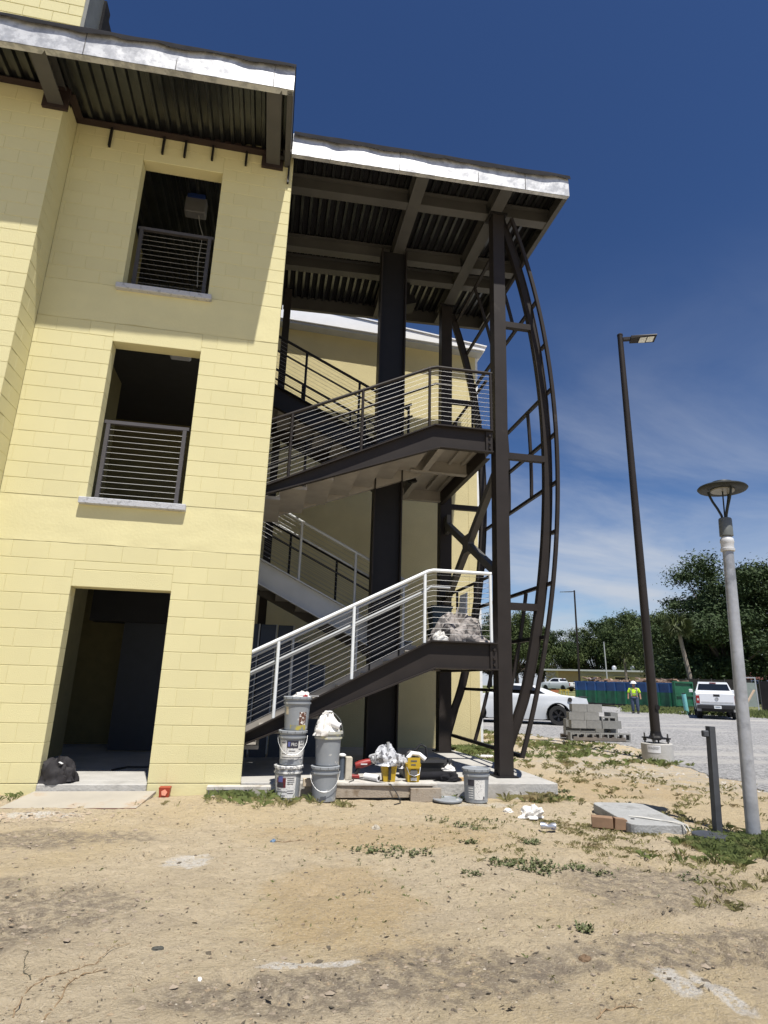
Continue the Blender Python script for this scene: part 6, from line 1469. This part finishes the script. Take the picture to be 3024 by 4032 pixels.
def pebbles(n, f_pos, rmin, rmax, name, mat, label):
    V, F = [], []
    for k in range(n):
        x, y = f_pos(); r = rmin+(rmax-rmin)*rg.random()**3; z = gheight(x, y); o = len(V); a0 = rg.uniform(0, 6.28)
        sx, sy, sz = r*rg.uniform(.7, 1.5), r*rg.uniform(.7, 1.2), r*rg.uniform(.45, .8)
        for q in range(5):
            a = a0+q*1.2566; V.append(Vector((x+sx*math.cos(a)*rg.uniform(.8, 1.1), y+sy*math.sin(a)*rg.uniform(.8, 1.1), z+sz*rg.uniform(-.1, .35))))
        V.append(Vector((x+rg.gauss(0, r*.2), y+rg.gauss(0, r*.2), z+sz)))
        F += [(o+q, o+(q+1) % 5, o+5) for q in range(5)]
    return stuff(name, V, F, mat, label)
fg = lambda: (rg.uniform(-2.9, 4.2), -4.75+4.3*rg.random()**1.3)
pebbles(5200, fg, .002, .012, 'soil_crumbs', M('soil_crumb', (.26, .20, .13), .95, var=.4, scale=30, world=True, col2=(.10, .08, .06), c2lo=.52, c2hi=.6, c2scale=14), 'brown soil crumbs and leaf bits on the sand')
pebbles(1100, fg, .0015, .008, 'pale_pebbles', M('pale_pebble', (.40, .36, .29), .9, var=.3, scale=25, world=True), 'small pale pebbles on the sand')
pebbles(300, lambda: (-1.75+rg.gauss(0, .38), -.92+rg.gauss(0, .12)), .004, .03, 'mortar_rubble', M('mortar_crumb', (.36, .29, .21), .95, var=.3, scale=18, world=True), 'broken mortar rubble before the ramp board')
pebbles(5000, lambda: (rg.uniform(7.4, 16), rg.uniform(-1, 13)), .010, .032, 'loose_gravel', M('gravel_stone', (.26, .265, .28), .9, var=.5, scale=5, world=True, col2=(.45, .45, .45), c2lo=.5, c2hi=.56, c2scale=7), 'loose grey gravel stones on the lot')
pebbles(900, lambda: (rg.gauss(7.2, .7), rg.uniform(.2, 8)), .008, .025, 'gravel_spill', M('pale_gravel', (.48, .46, .43), .9, var=.4, scale=9, world=True), 'pale stones spilling over the edge of the lot')
# dark flecks: leaf litter and short straws lying on the sand
LV, LF = [], []
for k in range(2600):
    x, y = fg(); z = gheight(x, y)+.004; a = rg.uniform(0, 6.28); l = rg.uniform(.003, .011)*(1+1.5*(rg.random() < .12)); w = l*rg.uniform(.2, .6); d = Vector((math.cos(a), math.sin(a), rg.uniform(-.2, .5))); s_ = Vector((-math.sin(a), math.cos(a), rg.uniform(-.4, .4))); b = Vector((x, y, z)); o = len(LV)
    LV += [b-d*l, b-s_*w, b+d*l, b+s_*w]; LF.append((o, o+1, o+2, o+3))
stuff('leaf_litter', LV, LF, M('litter_dark', (.085, .07, .05), .9, var=.5, scale=20, world=True), 'dark leaf litter and straw flecks on the sand')
pebbles(700, lambda: rg.choice(((-1.5+rg.gauss(0, .6), -1.65+rg.gauss(0, .25)), (-1.0+rg.gauss(0, .4), -3.45+rg.gauss(0, .3)), (.35+rg.gauss(0, .45), -4.45+rg.gauss(0, .15)), (2.6+rg.gauss(0, .6), -4.2+rg.gauss(0, .2)), (2.9+rg.gauss(0, .5), -3.3+rg.gauss(0, .3)))), .005, .022, 'soil_clods', M('soil_clod', (.27, .22, .165), .95, var=.25, scale=12, world=True), 'clods of trampled soil in the darker patches')
def twig(label, pts, r, col):
    b = (*pts[0], GZ); f = MB(); n = len(pts)
    f.tube([(x, y, gheight(x, y)+r*.8+.004*math.sin(i*2.1)) for i, (x, y) in enumerate(pts)], r, 6, [r*(1-.6*i/(n-1)) for i in range(n)]); 
    for i in range(2, n-1, 2):
        x, y = pts[i]; z = gheight(x, y)+r; a = rg.uniform(0, 6.28); l = rg.uniform(.012, .03)
        f.tube([(x, y, z), (x+l*.6*math.cos(a), y+l*.6*math.sin(a), z+l*.4), (x+l*math.cos(a+.3), y+l*math.sin(a+.3), z+l*.5)], r*.5, 5, [r*.6, r*.45, r*.2])
    solo('dry_twig', f, col, label, 'twig', 'dry twigs on the sand', loc=b, smooth=True)
def dens(pts, k=4):
    o = []
    for (x0, y0), (x1, y1) in zip(pts, pts[1:]):
        for i in range(k): t = i/k; o.append((x0+(x1-x0)*t+rg.gauss(0, .004), y0+(y1-y0)*t+rg.gauss(0, .004)))
    return o+[pts[-1]]
m_tw = M('dry_stalk', (.25, .175, .10), .85, var=.3, scale=20); m_tw2 = M('dark_stalk', (.10, .09, .06), .85, var=.3, scale=20)
twig('long curving dry stalk at the lower left', dens([(-.685, -4.59), (-.708, -4.449), (-.705, -4.32), (-.627, -4.23), (-.565, -4.18), (-.505, -4.134), (-.478, -3.99), (-.388, -3.91)]), .003, m_tw)
twig('thick forked dry stalk beside the long curving one', dens([(-.57, -4.6), (-.55, -4.47), (-.56, -4.31), (-.539, -4.23), (-.435, -4.2)]), .004, m_tw)
twig('dark upright stalk at the far lower left', dens([(-.729, -4.277), (-.79, -4.17), (-.821, -4.07), (-.861, -3.92)]), .003, m_tw2)
twig('thin curved stalk at the lower right', dens([(1.63, -4.857), (1.705, -4.794), (1.799, -4.78), (1.871, -4.815)]), .004, m_tw)
twig('short dry stalk near the blue scrap', dens([(.36, -1.95), (.5, -1.9), (.62, -1.87)]), .004, m_tw)
def stone(name, label, cat, x, y, rx, ry, h, seed, mat):
    f = crumple((x, y, gheight(x, y)-.004), rx, ry, h, seed, 11, .3); solo(name, f, mat, label, cat, loc=(x, y, GZ), smooth=True)
stone('white_shell', 'white shell fragment at the lower left of the sand', 'shell', -.01, -4.31, .010, .018, .010, 3, M('shell_white', (.7, .68, .64), .7))
stone('dark_leaf', 'dark dead leaf lying on the sand', 'leaf', -.245, -3.97, .03, .017, .012, 5, M('leaf_dark', (.06, .06, .05), .8))
stone('pale_stone', 'rounded pale stone on the orange sand', 'stone', 1.304, -1.47, .035, .03, .03, 7, M('pale_pebble', (.5, .46, .38)))
stone('brown_leaf', 'curled brown leaf at the lower right of the sand', 'leaf', 1.863, -4.33, .035, .022, .018, 9, M('leaf_brown', (.14, .09, .05), .85))
stone('blue_scrap', 'small blue plastic scrap on the sand', 'scrap', .35, -1.93, .022, .02, .02, 11, M('blue_scrap', (.10, .17, .26), .5))
